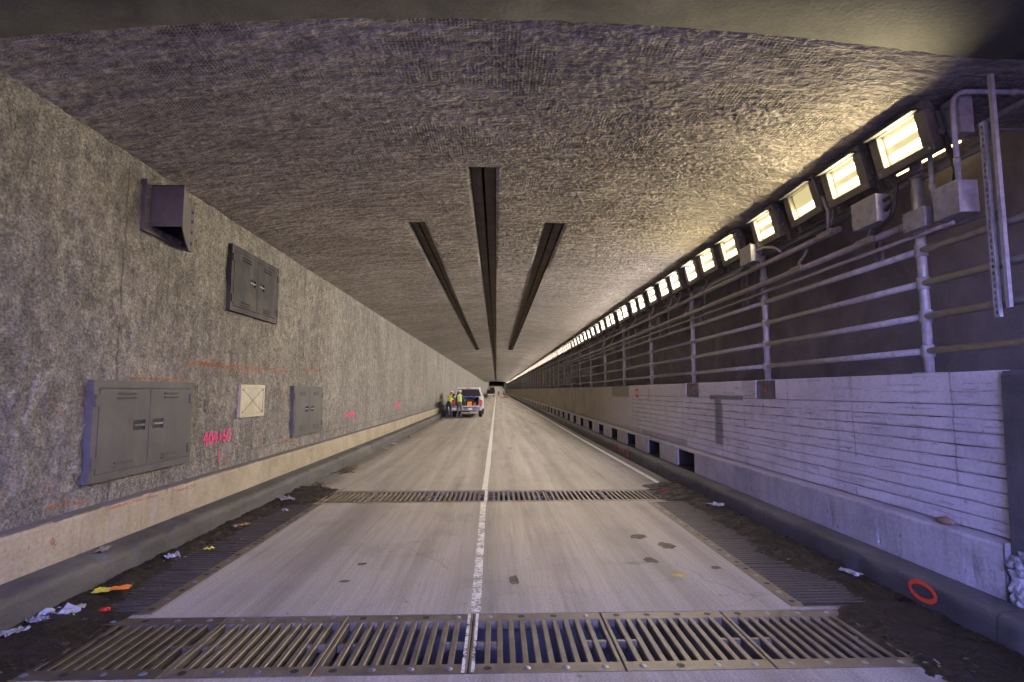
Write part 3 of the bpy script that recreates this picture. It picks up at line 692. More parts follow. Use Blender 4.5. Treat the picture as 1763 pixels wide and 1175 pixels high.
# ------------------------------------------------------------------ drain grates
def bar_mesh(L, w, h, axis, mat):
    mb = MB(); p = [(-w*.36, -h), (w*.36, -h), (w*.5, -.006), (w*.36, 0), (-w*.36, 0), (-w*.5, -.006)]
    mb.prism(p, axis, 0, L); me = mb.mesh('bar'); me.materials.append(mat); return me
def bolt_mesh():
    mb = MB(); mb.dome((0, 0, 0), .026, .007, n=10); me = mb.mesh('bolt'); me.materials.append(M['bolt']); return me
BOLT = bolt_mesh()
def hole_mesh():
    mb = MB(); n = 10
    a = mb.add([(.027*math.cos(2*math.pi*k/n), .027*math.sin(2*math.pi*k/n), .0015) for k in range(n)]); c = mb.add([(0, 0, .0012)])
    for k in range(n): mb.face([a+k, a+(k+1) % n, c])
    me = mb.mesh('bolt_hole'); me.materials.append(M['black']); return me
HOLE = hole_mesh()
def grate_across(name, x0, x1, y0, y1, rail, nb, label, group, mat):
    t = thing(name, label, 'drain grate', (x0, y0, 0), group)
    w, d = x1-x0, y1-y0
    for a, b in ((.006, rail), (d-rail, d-.006)):
        MB().cbox(.004, w-.004, a, b, -.07, rnd(-.001, .001), .005).build('end_rail', mat, t)
    for a, b in ((.004, .034), (w-.034, w-.004)):
        MB().cbox(a, b, rail-.004, d-rail+.004, -.07, -.001, .005).build('side_rail', mat, t)
    me = bar_mesh(d-2*rail+.01, .042, .065, 'y', mat); p = (w-.07)/(nb+1)
    for k in range(nb): put('bar', me, t, (.035+p*(k+1), rail-.005, -.001))
    for xa in (.034+p*.1, w-.034-p*2.1):
        MB().box(xa, xa+p*2, d/2-.02, d/2+.01, -.06, -.012).build('cross_rib', mat, t)
    for k in range(4):
        for yy in (rail*.5, d-rail*.5):
            bt = rnd(0, 1) < .62; put('bolt' if bt else 'bolt_hole', BOLT if bt else HOLE, t, (w*(k+.5)/4, yy, .0005))
    return t
FX = [-3.05, -2.08, -1.15, -.18, .82, 1.78, 2.745]
for i in range(6):
    lab = ['grate panel at the left end of the near drain row, half buried in dirt', 'second grate panel from the left in the near drain row',
           'grate panel just left of the white line in the near drain row', 'grate panel just right of the white line in the near drain row',
           'second grate panel from the right in the near drain row', 'grate panel at the right end of the near drain row'][i]
    grate_across('drain_grate', FX[i], FX[i+1], F0, F1, .135, 10, lab, 'near cross-road drain grates', M['iron_d'] if i == 0 else M['iron'])
BX = [-3.05, -2.10, -1.13, -.17, .83, 1.80, 2.74]
for i in range(6):
    lab = ['grate panel at the left end of the far drain row', 'second grate panel from the left in the far drain row', 'grate panel just left of the white line in the far drain row',
           'grate panel just right of the white line in the far drain row', 'second grate panel from the right in the far drain row', 'grate panel at the right end of the far drain row'][i]
    grate_across('drain_grate', BX[i], BX[i+1], B0, B1, .135, 10, lab, 'far cross-road drain grates', M['iron'])
def grate_side(x0, x1, y0, y1, inner, label, group):
    t = thing('drain_grate', label, 'drain grate', (x0, y0, 0), group); w, d = x1-x0, y1-y0; ri, ro = .125, .05
    ra = (w-ri, w-.004) if inner > 0 else (.004, ri); rb = (.004, ro) if inner > 0 else (w-ro, w-.004)
    MB().cbox(ra[0], ra[1], .005, d-.005, -.07, .001, .005).build('inner_rail', M['iron'], t)
    MB().cbox(rb[0], rb[1], .005, d-.005, -.07, 0, .005).build('outer_rail', M['iron_d'], t)
    b0, b1 = min(ra[1], rb[1]) - .004, max(ra[0], rb[0]) + .004
    for a, b in ((.005, .035), (d-.035, d-.005)): MB().cbox(b0, b1, a, b, -.07, -.001, .004).build('side_rail', M['iron_d'], t)
    nb = 14; me = bar_mesh(b1-b0, .038, .06, 'x', M['iron_d']); p = (d-.07)/(nb+1)
    for k in range(nb): put('bar', me, t, (b0, .035+p*(k+1), -.001))
    for k in range(5): put('bolt' if k % 2 else 'bolt_hole', BOLT if k % 2 else HOLE, t, ((ra[0]+ra[1])/2, d*(k+.5)/5, .0012))
    return t
SY = [4.625, 5.69, 6.765, 7.84, 8.915]
for i in range(4):
    q = ['nearest', 'second nearest', 'third nearest', 'farthest'][i]
    grate_side(LX0, LX1, SY[i], SY[i+1], 1, q+' dirty gutter grate along the left curb', 'left gutter grates')
    grate_side(RX0, RX1, SY[i], SY[i+1], -1, q+' clogged gutter grate along the right curb', 'right gutter grates')

# wet dirt banked along both gutters
def dirt(side, x_in, x_out, y0, y1, seed):
    mb = MB(); nx, ny = 26, int((y1-y0)/.035); g = []
    for j in range(ny+1):
        y = y0+(y1-y0)*j/ny
        xi = x_in + side*(.36*(1 if (y < 4.62 or y > 8.95) else 0) + .20*mnoise.noise(Vector((y*.9, seed, 0)))+.08*mnoise.noise(Vector((y*4, seed, 3))))
        row = []
        for i in range(nx+1):
            u = i/nx; x = xi+(x_out-xi)*u
            h = -.012+.065*min(1, u*1.6)**1.1+.022*mnoise.noise(Vector((x*5, y*5, seed)))*min(1, u*3)+.012*mnoise.noise(Vector((x*17, y*17, seed)))+.006*mnoise.noise(Vector((x*50, y*50, seed)))
            if j < 4 or j > ny-4: h -= .02
            row.append(mb.add([(x, y, h+zr(y))]))
        g.append(row)
    for j in range(ny):
        for i in range(nx): mb.face([g[j][i], g[j][i+1], g[j+1][i+1], g[j+1][i]], True)
    return mb
tag(dirt(1, -3.18, -3.53, 2.2, 10.4, 1.7).build('dirt', M['dirt']), 'dark wet dirt and litter banked along the left curb', 'dirt', None, 'stuff')
tag(dirt(-1, 2.95, 3.39, 2.2, 10.6, 6.1).build('dirt', M['dirt']), 'dark wet dirt banked along the right curb', 'dirt', None, 'stuff')

def debris(label, xa, xb, y0, y1, n, seed):
    random.seed(seed); mb = MB()
    for k in range(n):
        y = rnd(y0, y1); x = xb+(xa-xb)*random.random()**1.8; s = rnd(.004, .016)*(1.6 if rnd(0, 1) < .06 else 1); z = rnd(.012, .04)
        pts = [Vector((rnd(-1, 1)*1.3, rnd(-1, 1)*1.6, rnd(-.5, .5)))*s + Vector((x, y, z)) for _ in range(4)]
        i = mb.add(pts); c = random.choice((0, 0, 0, 1, 1, 2))
        for q in ((0, 1, 2), (0, 3, 1), (1, 3, 2), (2, 3, 0)): mb.face([i+v for v in q], False, c)
    o = mb.build('debris', [M['stick'], M['boot'], M['card']]); return tag(o, label, 'debris', None, 'stuff')
debris('leaf bits and grit scattered in the left gutter', -2.9, -3.5, 3.2, 10.3, 900, 4)
debris('leaf bits and grit scattered in the right gutter', 2.75, 3.36, 3.2, 10.5, 900, 5)
random.seed(11)

# ------------------------------------------------------------------ left wall fittings (local frame: +Y along the wall, +X out of it)
WX = -3.87
def cabinet(label, y0, z0, w, h, mat, group):
    t = thing('wall_cabinet', label, 'wall cabinet', (WX, y0, z0), group); d = .055; f = .075
    fr = MB()
    fr.box(-.04, d, 0, w, 0, f); fr.box(-.04, d, 0, w, h-f, h); fr.box(-.04, d, 0, f, f, h-f); fr.box(-.04, d, w-f, w, f, h-f)
    fr.box(-.04, d-.022, f, w-f, f, h-f)
    fr.build('frame', mat, t)
    mid = w/2
    for k, (a, b) in enumerate(((f+.006, mid-.004), (mid+.004, w-f-.006))):
        dr = MB(); hy = (b-.26, b-.06) if k == 0 else (a+.06, a+.26); hz = (h*.47, h*.58)
        X0, X1 = d-.02, d+.004; za, zb = f+.006, h-f-.006
        dr.box(X0, X1, a, b, za, hz[0]); dr.box(X0, X1, a, b, hz[1], zb); dr.box(X0, X1, a, hy[0], hz[0], hz[1]); dr.box(X0, X1, hy[1], b, hz[0], hz[1])
        do = dr.build('door', mat, t)
        MB().box(d-.021, d-.016, hy[0], hy[1], hz[0], hz[1]).build('handle_recess', M['black'], do)
        hb = MB(); zc = (hz[0]+hz[1])/2; hb.cbox(d-.012, d+.012, hy[0]+.015, hy[1]-.015, zc-.011, zc+.011, .004); hb.build('handle', M['bolt'], do)
        ym = (a+b)/2
        for zz in (h*.145, h*.845):
            for q in (-.022, .022):
                lv = MB(); lv.prism([(d+.003, -.009), (d+.022, -.009), (d+.003, .012)], 'y', ym-.14, ym+.14, M=Matrix.Translation((0, 0, zz+q)))
                lv.build('louvre', mat, do)
        for zz in (h*.19, h*.80):
            yy = .05 if k == 0 else w-.05
            MB().cbox(d-.005, d+.016, yy-.035, yy+.035, zz-.055, zz+.055, .004).build('hinge', mat, do)
    return t
G = 'grey double-door cabinets on the left wall'
cabinet('large grey double-door cabinet nearest the camera, low on the left wall', 5.38, .885, 1.72, .98, M['cab'], G)
cabinet('soiled grey double-door cabinet high on the left wall beside the ceiling', 7.96, 2.92, 1.72, .97, M['cab_up'], G)
cabinet('grey double-door cabinet beyond the cream panel, low on the left wall', 10.60, .90, 1.74, .96, M['cab'], G)
t = thing('access_panel', 'small cream square panel with crossed braces on the left wall', 'access panel', (WX, 8.46, 1.36))
fr = MB(); w, h = .86, .50; f = .05
fr.box(-.03, .035, 0, w, 0, f); fr.box(-.03, .035, 0, w, h-f, h); fr.box(-.03, .035, 0, f, f, h-f); fr.box(-.03, .035, w-f, w, f, h-f)
fr.build('frame', M['cream'], t)
MB().box(-.03, .028, f+.004, w-f-.004, f+.004, h-f-.004).build('panel', M['cream'], t)
for s in (1, -1):
    a = (f+.01, f+.01 if s > 0 else h-f-.01); b = (w-f-.01, h-f-.01 if s > 0 else f+.01)
    MB().tube([(.0275, *a), (.0275, *b)], .0035, 5).build('crease', M['rust'] if 0 else M['black'], t)
for yy in (f+.03, w-f-.03):
    for zz in (f+.03, h-f-.03): MB().dome((.028, yy, zz), .014, .008, (1, 0, 0), 8).build('screw', M['rust'], t)

t = thing('vent_hood', 'steel deflector hood bolted high on the left wall', 'vent hood', (WX, 5.99, 3.50))
w, h = .96, .58; fr = MB(); f = .085
fr.box(-.02, .045, 0, w, 0, f); fr.box(-.02, .045, 0, w, h-f, h); fr.box(-.02, .045, 0, f, f, h-f); fr.box(-.02, .045, w-f, w, f, h-f)
fr.build('flange', M['hood'], t)
D = .40; za, zb = .07, h-.04; y0, y1 = f, w-.12; n = 8
sh = MB()   # near cheek, slanted face with a curved lower edge, top plate
sh.box(.045, D, y0, y0+.012, za, zb)
top = [(.045, y0), (D, y0), (.07, y1), (.045, y1)]
sh.prism(top, 'z', zb-.012, zb)
for i in range(n):
    u0, u1 = i/n, (i+1)/n
    P = lambda u: (D+(.07-D)*u, y0+(y1-y0)*u); zl = lambda u: za+.02*0-(.16*(1-(1-u)**2))*.6
    (xa, ya), (xb, yb) = P(u0), P(u1)
    sh.v += [(xa, ya, zl(u0)), (xb, yb, zl(u1)), (xb, yb, zb), (xa, ya, zb), (xa-.012, ya+.001, zl(u0)), (xb-.012, yb, zl(u1)), (xb-.012, yb, zb), (xa-.012, ya+.001, zb)]
    k = len(sh.v)-8
    for q in ((0, 1, 2, 3), (7, 6, 5, 4), (0, 4, 5, 1)): sh.face([k+v for v in q])
sh.build('hood', M['hood'], t)
MB().box(.0, .02, f, w-f, f, h-f).build('duct_mouth', M['black'], t)
bm_ = MB().dome((0, 0, 0), .026, .018, (1, 0, 0), 8).mesh('bolt'); bm_.materials.append(M['hood'])
for zz in (.10, .24, .38, .50):
    for yy in (f*.5, w-f*.5): put('bolt', bm_, t, (.045, yy, zz))
for yy in (.28, .48, .68): put('bolt', bm_, t, (.045, yy, f*.5))

# ------------------------------------------------------------------ flood lamps along the right
LY = [4.83, 5.66, 6.47, 7.42, 8.58, 9.50, 10.32, 11.28, 12.05, 13.0, 13.96, 14.74, 15.77, 16.45, 17.5, 18.2]
while LY[-1] < 272: LY.append(LY[-1] + (rnd(.86, 1.04) if LY[-1] < 110 else rnd(1.0, 1.2)))
def lamp_proto():
    t = thing('flood_lamp', 'x', 'floodlight', (0, 0, 0), 'row of lit floodlights on the right')
    W2, H2 = .345, .23
    hs = MB()   # tapered body
    bm = bmesh.new(); bmesh.ops.create_cube(bm, size=1)
    for v in bm.verts:
        k = .78 if v.co.x > 0 else 1.0
        v.co = Vector((.05 if v.co.x < 0 else .19, v.co.y*2*W2*k, v.co.z*2*H2*k))
    bmesh.ops.bevel(bm, geom=bm.edges[:], offset=.02, segments=1, affect='EDGES', profile=.5)
    hs.from_bm(bm); hs.build('housing', M['housing'], t)
    fr = MB(); lw, lh = .228, .150; x0, x1 = -.028, .053
    fr.cbox(x0, x1, -W2, W2, lh, H2, .007); fr.cbox(x0, x1, -W2, W2, -H2, -lh, .007); fr.cbox(x0, x1, -W2, -lw, -lh, lh, .007); fr.cbox(x0, x1, lw, W2, -lh, lh, .007)
    fr.build('door_frame', M['housing'], t)
    vz = MB(); vz.cbox(-.105, -.0285, -W2+.03, W2-.03, lh+.012, lh+.030, .004); vz.build('added_visor', M['black'], t)  # added lip, shaped to keep lamp light off the ceiling above
    le = MB(); r = .03; pts = []
    for cy, cz, a0 in ((lw-r, lh-r, 0), (-lw+r, lh-r, 90), (-lw+r, -lh+r, 180), (lw-r, -lh+r, 270)):
        for q in range(4): a = rad(a0+30*q); pts.append((cy+r*math.cos(a), cz+r*math.sin(a)))
    le.prism([(p[0], p[1]) for p in pts], 'x', .034, .05); le.build('lens', M['lens'], t)
    for zc, hh in ((.070, .036), (-.080, .036)):
        tb = MB(); i = tb.add([(.030, -.20, zc-hh), (.030, .20, zc-hh), (.030, .20, zc+hh), (.030, -.20, zc+hh)])
        tb.face([i+3, i+2, i+1, i]); tb.build('lamp_bar', M['tube'], t)
    return t
def lamp_near_extras(t):
    for yy in (-.30, .30):
        for zz in (-.19, .19): MB().dome((-.028, yy, zz), .014, .01, (-1, 0, 0), 8).build('screw', M['bolt'], t)
    br = MB(); br.box(.06, .10, -.362, -.350, -.30, .10); br.box(.06, .10, .350, .362, -.30, .10); br.box(.06, .10, -.362, .362, -.312, -.30)
    br.build('bracket', M['housing'], t)
    ear = MB(); ear.box(.03, .055, -.372, -.346, -.10, -.06); ear.box(.03, .055, -.372, -.346, .10, .14); ear.build('latch', M['bolt'], t)
def pick(i):
    return 'floodlight'
proto = None
far_proto = None
N_NEAR = 20
def far_lamp_proto():
    t = thing('flood_lamp', 'x', 'floodlight', (0, 0, 0), 'row of lit floodlights on the right')
    hs = MB(); hs.box(.04, .18, -.345, .345, -.23, .23); hs.box(-.028, .04, -.345, .345, .15, .23); hs.box(-.028, .04, -.345, .345, -.23, -.15); hs.box(-.028, .04, -.345, -.23, -.15, .15); hs.box(-.028, .04, .23, .345, -.15, .15); hs.build('housing', M['housing'], t)
    for zc, hh in ((.070, .036), (-.080, .036)):
        tb = MB(); i = tb.add([(.026, -.20, zc-hh), (.026, .20, zc-hh), (.026, .20, zc+hh), (.026, -.20, zc+hh)])
        tb.face([i+3, i+2, i+1, i]); tb.build('lamp_bar', M['tube'], t)
    le = MB().box(.029, .036, -.228, .228, -.148, .148); le.build('lens', M['lens'], t)
    MB().box(-.105, -.0285, -.32, .32, .16, .18).build('added_visor', M['black'], t)  # same added lip on the distant lamps, shading the ceiling
    return t
TILT = rad(-13)
lamps = []
for i, y in enumerate(LY):
    if y < 40:
        if proto is None: proto = lamp_proto(); lamp_near_extras(proto); o = proto
        else: o = copy_tree(proto)
    else:
        if far_proto is None: far_proto = far_lamp_proto(); o = far_proto
        else: o = copy_tree(far_proto)
    o.location = (3.735, y, 4.035+zr(y)+(rnd(-.015, .015) if i else 0))
    o.rotation_euler = (rnd(-.02, .02) if i else 0, TILT+rnd(-.02, .02), rnd(-.03, .03) if i else .02)
    if i == 0: o['label'] = 'nearest floodlight, showing two glowing bars, above the grey boxes'
    elif i == 2: o['label'] = 'third floodlight from the near end, with only its lower bar bright'
    elif i < 20: o['label'] = ORD[i] + ' lit floodlight from the near end of the lamp row'
    elif y < 100: o['label'] = 'lit floodlight in the crowded middle stretch of the lamp row'
    else: o['label'] = 'distant floodlight merging into the bright far end of the lamp row'
    lamps.append(o)
# the nearest lamps burn yellower than the rest
ymesh = {}
for o in lamps[:6]:
    for ch in o.children:
        if ch.name.startswith('lamp_bar'):
            if ch.data.name not in ymesh:
                me = ch.data.copy(); me.materials.clear(); me.materials.append(M['tube_y']); ymesh[ch.data.name] = me
            ch.data = ymesh[ch.data.name]
for i in (4, 9, 17, 24, 33):      # dirty lenses
    for ch in lamps[i].children:
        if ch.name.startswith('lens'):
            me = ch.data.copy(); me.materials.clear(); me.materials.append(M['lens_d']); ch.data = me
# the third lamp: its upper bar is out
for ch in lamps[2].children:
    if ch.name.startswith('lamp_bar') and ch.data.vertices[0].co.z > 0:
        me = ch.data.copy(); me.materials.clear(); me.materials.append(M['lens']); ch.data = me
        me.transform(Matrix.Translation((.0, 0, 0)))

# ------------------------------------------------------------------ pipe railing on the low wall
PY = [4.82 + 2.94*i for i in range(28)]
rail = thing('pipe_railing', 'galvanized pipe railing with four rails along the top of the right wall', 'railing', (3.85, 4.82, 1.88))
ro = Vector((3.85, 4.82, 1.88))
post_me = MB()
post_me.tube([(0, 0, -.02), (0, 0, 1.80)], .041, 12)
for z in (.22, .53, .83, 1.13): post_me.tube([(0, 0, z-.055), (0, 0, z+.055)], .053, 12)
post_me.tube([(0, 0, 1.42), (0, 0, 1.50)], .055, 12)
post_me = post_me.mesh('post'); post_me.materials.append(M['galv'])
for y in PY:
    put('post', post_me, rail, (0, y-4.82, zr(y)))
foot = MB().cbox(-.09, .09, -.09, .09, .012, .03, .004).mesh('base_flange'); foot.materials.append(M['galv'])
for y in PY[:12]: put('base_flange', foot, rail, (0, y-4.82, zr(y)))
ends = [1.2] + PY
for a, b in zip(ends[:-1], ends[1:]):
    for z in (.22, .53, .83, 1.13):
        MB().tube([(-.012, a-4.82, z+zr(a)), (-.012, b-4.82, z+zr(b))], .031, 10 if a < 30 else 6).build('rail', M['galv'] if a < 8 else M['galv_d'], rail)
far_ends = [PY[-1], 110, 140, 180, 200, 215, 230, 250]
for a, b in zip(far_ends[:-1], far_ends[1:]):
    for z in (.22, .53, .83, 1.13):
        MB().tube([(-.012, a-4.82, z+zr(a)), (-.012, b-4.82, z+zr(b))], .031, 5).build('rail', M['galv_d'], rail)
y = PY[-1]+2.94
me = MB().tube([(0, 0, -.02), (0, 0, 1.80)], .041, 6).mesh('post'); me.materials.append(M['galv_d'])
while y < 240: put('post', me, rail, (0, y-4.82, zr(y))); y += 2.94

# ------------------------------------------------------------------ conduits, struts, boxes
def conduit(label, x, z, y0, y1, r, fits, mat):
    t = thing('conduit', label, 'conduit', (x, y0, z), 'conduits above the railing')
    ys = [y0]; y = y0
    while y < y1: y = min(y1, y+(4 if y < 30 else 14)); ys.append(y)
    MB().tube([(0, yy-y0, zr(yy)) for yy in ys], r, 10).build('pipe', mat, t)
    for yy, up in fits:
        f = MB(); f.cbox(-.045, .03, -.14, .14, -.036, .036, .012, M=Matrix.Translation((-.01, yy-y0, zr(yy))))
        f.tube([(0, yy-y0-.17, zr(yy)), (0, yy-y0-.13, zr(yy))], .036, 8); f.tube([(0, yy-y0+.13, zr(yy)), (0, yy-y0+.17, zr(yy))], .036, 8)
        fo = f.build('conduit_body', M['conduit'], t)
        if up:
            hz = MB(); dy = rnd(-.15, .15)
            hz.tube([(0, yy-y0, zr(yy)+.03), (.02, yy-y0, zr(yy)+.10), (.05, yy-y0+dy*.6, zr(yy)+.17), (.06, yy-y0+dy, zr(yy)+up)], .018, 6); hz.build('flexible_hose', M['conduit'], t)
    return t
fB = [6.12, 7.85, 9.98, 11.4, 12.0, 13.4, 15.2]; y = 17.0
while y < 60: fB.append(y); y += rnd(1.3, 2.2)
fA = [5.42, 6.72, 10.9, 12.9, 14.6, 16.4]; y = 18.1
while y < 60: fA.append(y); y += rnd(1.3, 2.2)
conduit('upper thick conduit with box fittings just under the floodlights', 3.80, 3.54, 5.9, 240, .034, [(y, .3 if y < 30 else 0) for y in fB], M['conduit'])
conduit('lower thick conduit with box fittings above the top rail', 3.78, 3.26, 4.83, 240, .034, [(y, .24 if y < 30 else 0) for y in fA], M['conduit'])
conduit('thin bare conduit close above the top rail', 3.80, 3.145, 4.4, 240, .019, [], M['conduit'])
conduit('thin bare conduit hidden behind the thick ones', 3.93, 3.20, 5.0, 240, .016, [], M['galv_d'])

def strut_mesh(L, axis, holes=True, w=.042, dd=.03):
    # U channel with slots cut in its front face; face at local x = 0 looking to -x
    mb = MB(); h = w/2
    def bx(a, b, z0, z1, x0=0.0, x1=.003):
        if axis == 'y': mb.box(x0, x1, a, b, z0, z1)
        else: mb.box(x0, x1, z0, z1, a, b)
    bx(0, L, -h, -h+.004, .003, dd); bx(0, L, h-.004, h, .003, dd)
    if holes:
        bx(0, L, -h, -.008); bx(0, L, .008, h); p = .05; k = 0; a = 0
        while a < L: bx(a, min(L, a+.022), -.008, .008); a += p
    else: bx(0, L, -h, h)
    return mb
def strut(label, loc, L, axis, holes=True, mat=None, w=.042):
    t = thing('strut_channel', label, 'strut channel', loc, 'slotted strut channels behind the lamps')
    strut_mesh(L, axis, holes, w).build('channel', mat or M['galv_d'], t); return t
strut('slotted steel strut running under the near floodlights', (3.89, 4.05, 3.70), 8.0, 'y')
strut('short slotted steel strut below the large grey box', (3.89, 4.05, 3.16), .95, 'y')
o = strut('dark strut running behind the nearest floodlight', (4.02, 3.9, 3.95), 2.6, 'y', False)
t = thing('strut_channel', 'long plain strut carrying the far floodlights', 'strut channel', (3.89, 12.1, 3.70), 'slotted strut channels behind the lamps')
MB().tube([(0, yy-12.1, zr(yy)) for yy in (12.1, 20, 40, 80, 120, 180, 190, 200, 210, 220, 230, 240)], .022, 4).build('channel', M['galv_d'], t)
strut('upright slotted strut on the near railing, left of the pair', (3.765, 4.03, 2.30), 1.53, 'z', True, M['galv'], .045)
strut('upright plain strut on the near railing, right and taller of the pair', (3.765, 3.935, 2.36), 1.80, 'z', False, M['galv'], .03)
vs = []
yy = 5.2
for k, y in enumerate((5.42, 5.50, 7.9, 8.15, 8.42, 8.62, 10.2, 10.45, 12.4, 13.1, 15.4, 16.2, 18.4, 19.9, 22.1, 24.5)):
    t = thing('strut_upright', 'thin upright rod between conduits, ' + ORD[k] + ' from the near end', 'strut', (3.90, y, 3.02), 'thin uprights between the conduits')
    strut_mesh(.68, 'z', False, .03).build('channel', M['galv_d'], t)

def jbox(label, x0, x1, y0, y1, z0, z1, hub=True):
    t = thing('junction_box', label, 'junction box', ((x0+x1)/2, (y0+y1)/2, z0), 'grey junction boxes by the lamps')
    w, l, h = (x1-x0)/2, (y1-y0)/2, z1-z0
    MB().cbox(-w+.012, w, -l, l, 0, h, .005).build('body', M['box'], t)
    MB().cbox(-w, -w+.011, -l-.004, l+.004, -.004, h+.004, .003).build('cover', M['box'], t)
    for yy in (-l+.02, l-.02):
        for zz in (.02, h-.02): MB().dome((-w, yy, zz), .008, .005, (-1, 0, 0), 6).build('screw', M['bolt'], t)
    return t
jbox('large grey junction box beside the upright struts', 3.70, 3.87, 4.21, 4.47, 3.175, 3.44)
jbox('grey junction box hanging under the second floodlight', 3.70, 3.84, 5.16, 5.53, 3.395, 3.67)
jbox('small grey junction box between the two larger ones', 3.70, 3.79, 4.575, 4.825, 3.175, 3.345)
jbox('grey junction box hanging between the fourth and fifth floodlights', 3.68, 3.84, 7.77, 8.13, 3.62, 3.875)
def pipe(label, pts, r, mat, name='bent_conduit', cat='conduit', n=10, coup=()):
    b = Vector(pts[0]); t = thing(name, label, cat, b)
    MB().tube([Vector(p)-b for p in pts], r, n).build('pipe', mat, t)
    for c, d in coup: c = Vector(c)-b; d = Vector(d)*.03; MB().tube([c-d, c+d], r*1.25, n).build('coupling', mat, t)
    return t
arc = [(3.77, 4.28, 3.44), (3.77, 4.28, 4.10)] + [(3.77+.12-.12*math.cos(a), 4.28, 4.10+.12*math.sin(a)) for a in (rad(22), rad(45), rad(68))] + [(3.89, 4.28, 4.22), (4.5, 4.28, 4.22), (4.95, 4.28, 4.22)]
pipe('bent steel conduit rising from the large box and turning over the walkway', arc, .021, M['galv'], coup=(((3.77, 4.28, 3.62), (0, 0, 1)), ((4.3, 4.28, 4.22), (1, 0, 0))))
pipe('thin horizontal conduit crossing behind the upright struts', [(3.95, 4.6, 4.06), (4.95, 4.6, 4.06)], .015, M['galv_d'])
pipe('thick vertical pipe behind the small box', [(3.97, 4.97, 3.2), (3.97, 4.97, 3.95)], .052, M['galv'], 'vertical_pipe', 'pipe', 12, (((3.97, 4.97, 3.74), (0, 0, 1)),))
pipe('thin vertical conduit left of the large box', [(3.86, 4.66, 3.34), (3.86, 4.66, 3.95)], .02, M['galv'], 'vertical_pipe', 'pipe', 8, (((3.86, 4.66, 3.55), (0, 0, 1)),))
pipe('black rubber cable looping from the nearest floodlight to the large box', [(3.86, 4.50, 3.98), (3.84, 4.44, 3.86), (3.83, 4.40, 3.72), (3.82, 4.36, 3.58), (3.80, 4.36, 3.43)], .019, M['strap'], 'cable', 'cable', 8)
pipe('grey looped hose from the second box to the lower conduit', [(3.78, 5.15, 3.60), (3.76, 5.02, 3.60), (3.74, 4.96, 3.52), (3.76, 5.05, 3.40), (3.77, 5.25, 3.32), (3.78, 5.40, 3.29)], .02, M['strap'], 'cable', 'cable', 8)
pipe('grey hose arching between the first floodlight and the second box', [(3.80, 5.20, 3.84), (3.79, 5.06, 3.78), (3.78, 4.98, 3.66), (3.77, 5.02, 3.54), (3.78, 5.14, 3.50)], .02, M['strap'], 'cable', 'cable', 8)
pipe('hose rising from the upper conduit between second and third floodlights', [(3.80, 6.12, 3.56), (3.80, 6.10, 3.66), (3.78, 6.06, 3.80), (3.74, 6.08, 3.98)], .02, M['conduit'], 'cable', 'cable', 8)
pipe('hose curving from the box under the fourth lamp down to the conduit', [(3.76, 7.76, 3.76), (3.76, 7.55, 3.76), (3.77, 7.30, 3.70), (3.79, 7.15, 3.60)], .02, M['conduit'], 'cable', 'cable', 8)
pipe('hose drooping from the fifth floodlight to the upper conduit', [(3.78, 8.2, 3.64), (3.79, 8.7, 3.60), (3.80, 9.3, 3.62), (3.80, 9.95, 3.58)], .02, M['conduit'], 'cable', 'cable', 8)
t = thing('ballast_box', 'steel ballast box behind the nearest floodlight', 'ballast', (3.93, 4.43, 3.90))
MB().cbox(-.06, .06, -.10, .10, 0, .33, .006).build('case', M['box'], t)
MB().box(-.064, -.0605, -.06, -.01, .12, .22).build('rating_plate', M['paper'], t)
MB().cbox(-.075, -.061, -.02, .04, .25, .27, .003).build('clip', M['bolt'], t)
t = thing('strip_lamp', 'thin glowing strip lamp behind the nearest floodlight', 'strip lamp', (4.6, 5.15, 4.215))
MB().box(-.03, .03, 0, .9, .014, .05).build('case', M['housing'], t); MB().tube([(0, .02, 0), (0, .88, 0)], .014, 8).build('tube', M['glow'], t)
t = thing('wall_sign', 'tiny yellow sign on the railing far down the tunnel', 'sign', (3.79, 44.5, 2.3+zr(45)))
MB().box(0, .01, -.25, .25, 0, .75).build('plate', M['sign'], t); MB().box(.0105, .025, -.03, .03, 0, .75).build('back_strap', M['galv'], t)

# ------------------------------------------------------------------ spray marks
def stroke_mesh(strokes, w, place, wob=.15):
    mb = MB()
    for s in strokes:
        P = []
        for (a, b) in zip(s[:-1], s[1:]):
            for k in range(6): P.append((a[0]+(b[0]-a[0])*k/6, a[1]+(b[1]-a[1])*k/6))
        P.append(s[-1]); L = []
        for i, p in enumerate(P):
            q0, q1 = P[max(0, i-1)], P[min(len(P)-1, i+1)]; dx, dy = q1[0]-q0[0], q1[1]-q0[1]; l = math.hypot(dx, dy) or 1
            ww = w*(1+wob*rnd(-1, 1))/2; nx, ny = -dy/l*ww, dx/l*ww
            L.append(mb.add([place(p[0]+nx, p[1]+ny), place(p[0]-nx, p[1]-ny)]))
        for a, b in zip(L[:-1], L[1:]): mb.face([a, a+1, b+1, b])
    return mb
def mark(label, strokes, w, place, mat, group=None):
    mb = stroke_mesh(strokes, w, place)
    return tag(mb.build('spray_mark', mat), label, 'paint mark', group)
LW = lambda y, z: (WX+.006, y, z+zr(y))
def poly(cx, cy, rx, ry, n=14, a0=0, a1=360): return [(cx+rx*math.cos(rad(a0+(a1-a0)*k/n)), cy+ry*math.sin(rad(a0+(a1-a0)*k/n))) for k in range(n+1)]
dg = []
y = 7.52; hgt = .15; zb = 1.055
def four(y, z, h): return [[(y+.07, z+h), (y, z+h*.35), (y+.13, z+h*.38)], [(y+.09, z+h*.95), (y+.075, z-.03)]]
dg += four(7.51, zb, .16); dg += [poly(7.695, zb+.075, .042, .078)]; dg += four(7.76, zb+.0, .155)
dg += [[(7.905, zb+.07), (7.995, zb+.075)], [(7.95, zb+.12), (7.95, zb+.025)]]
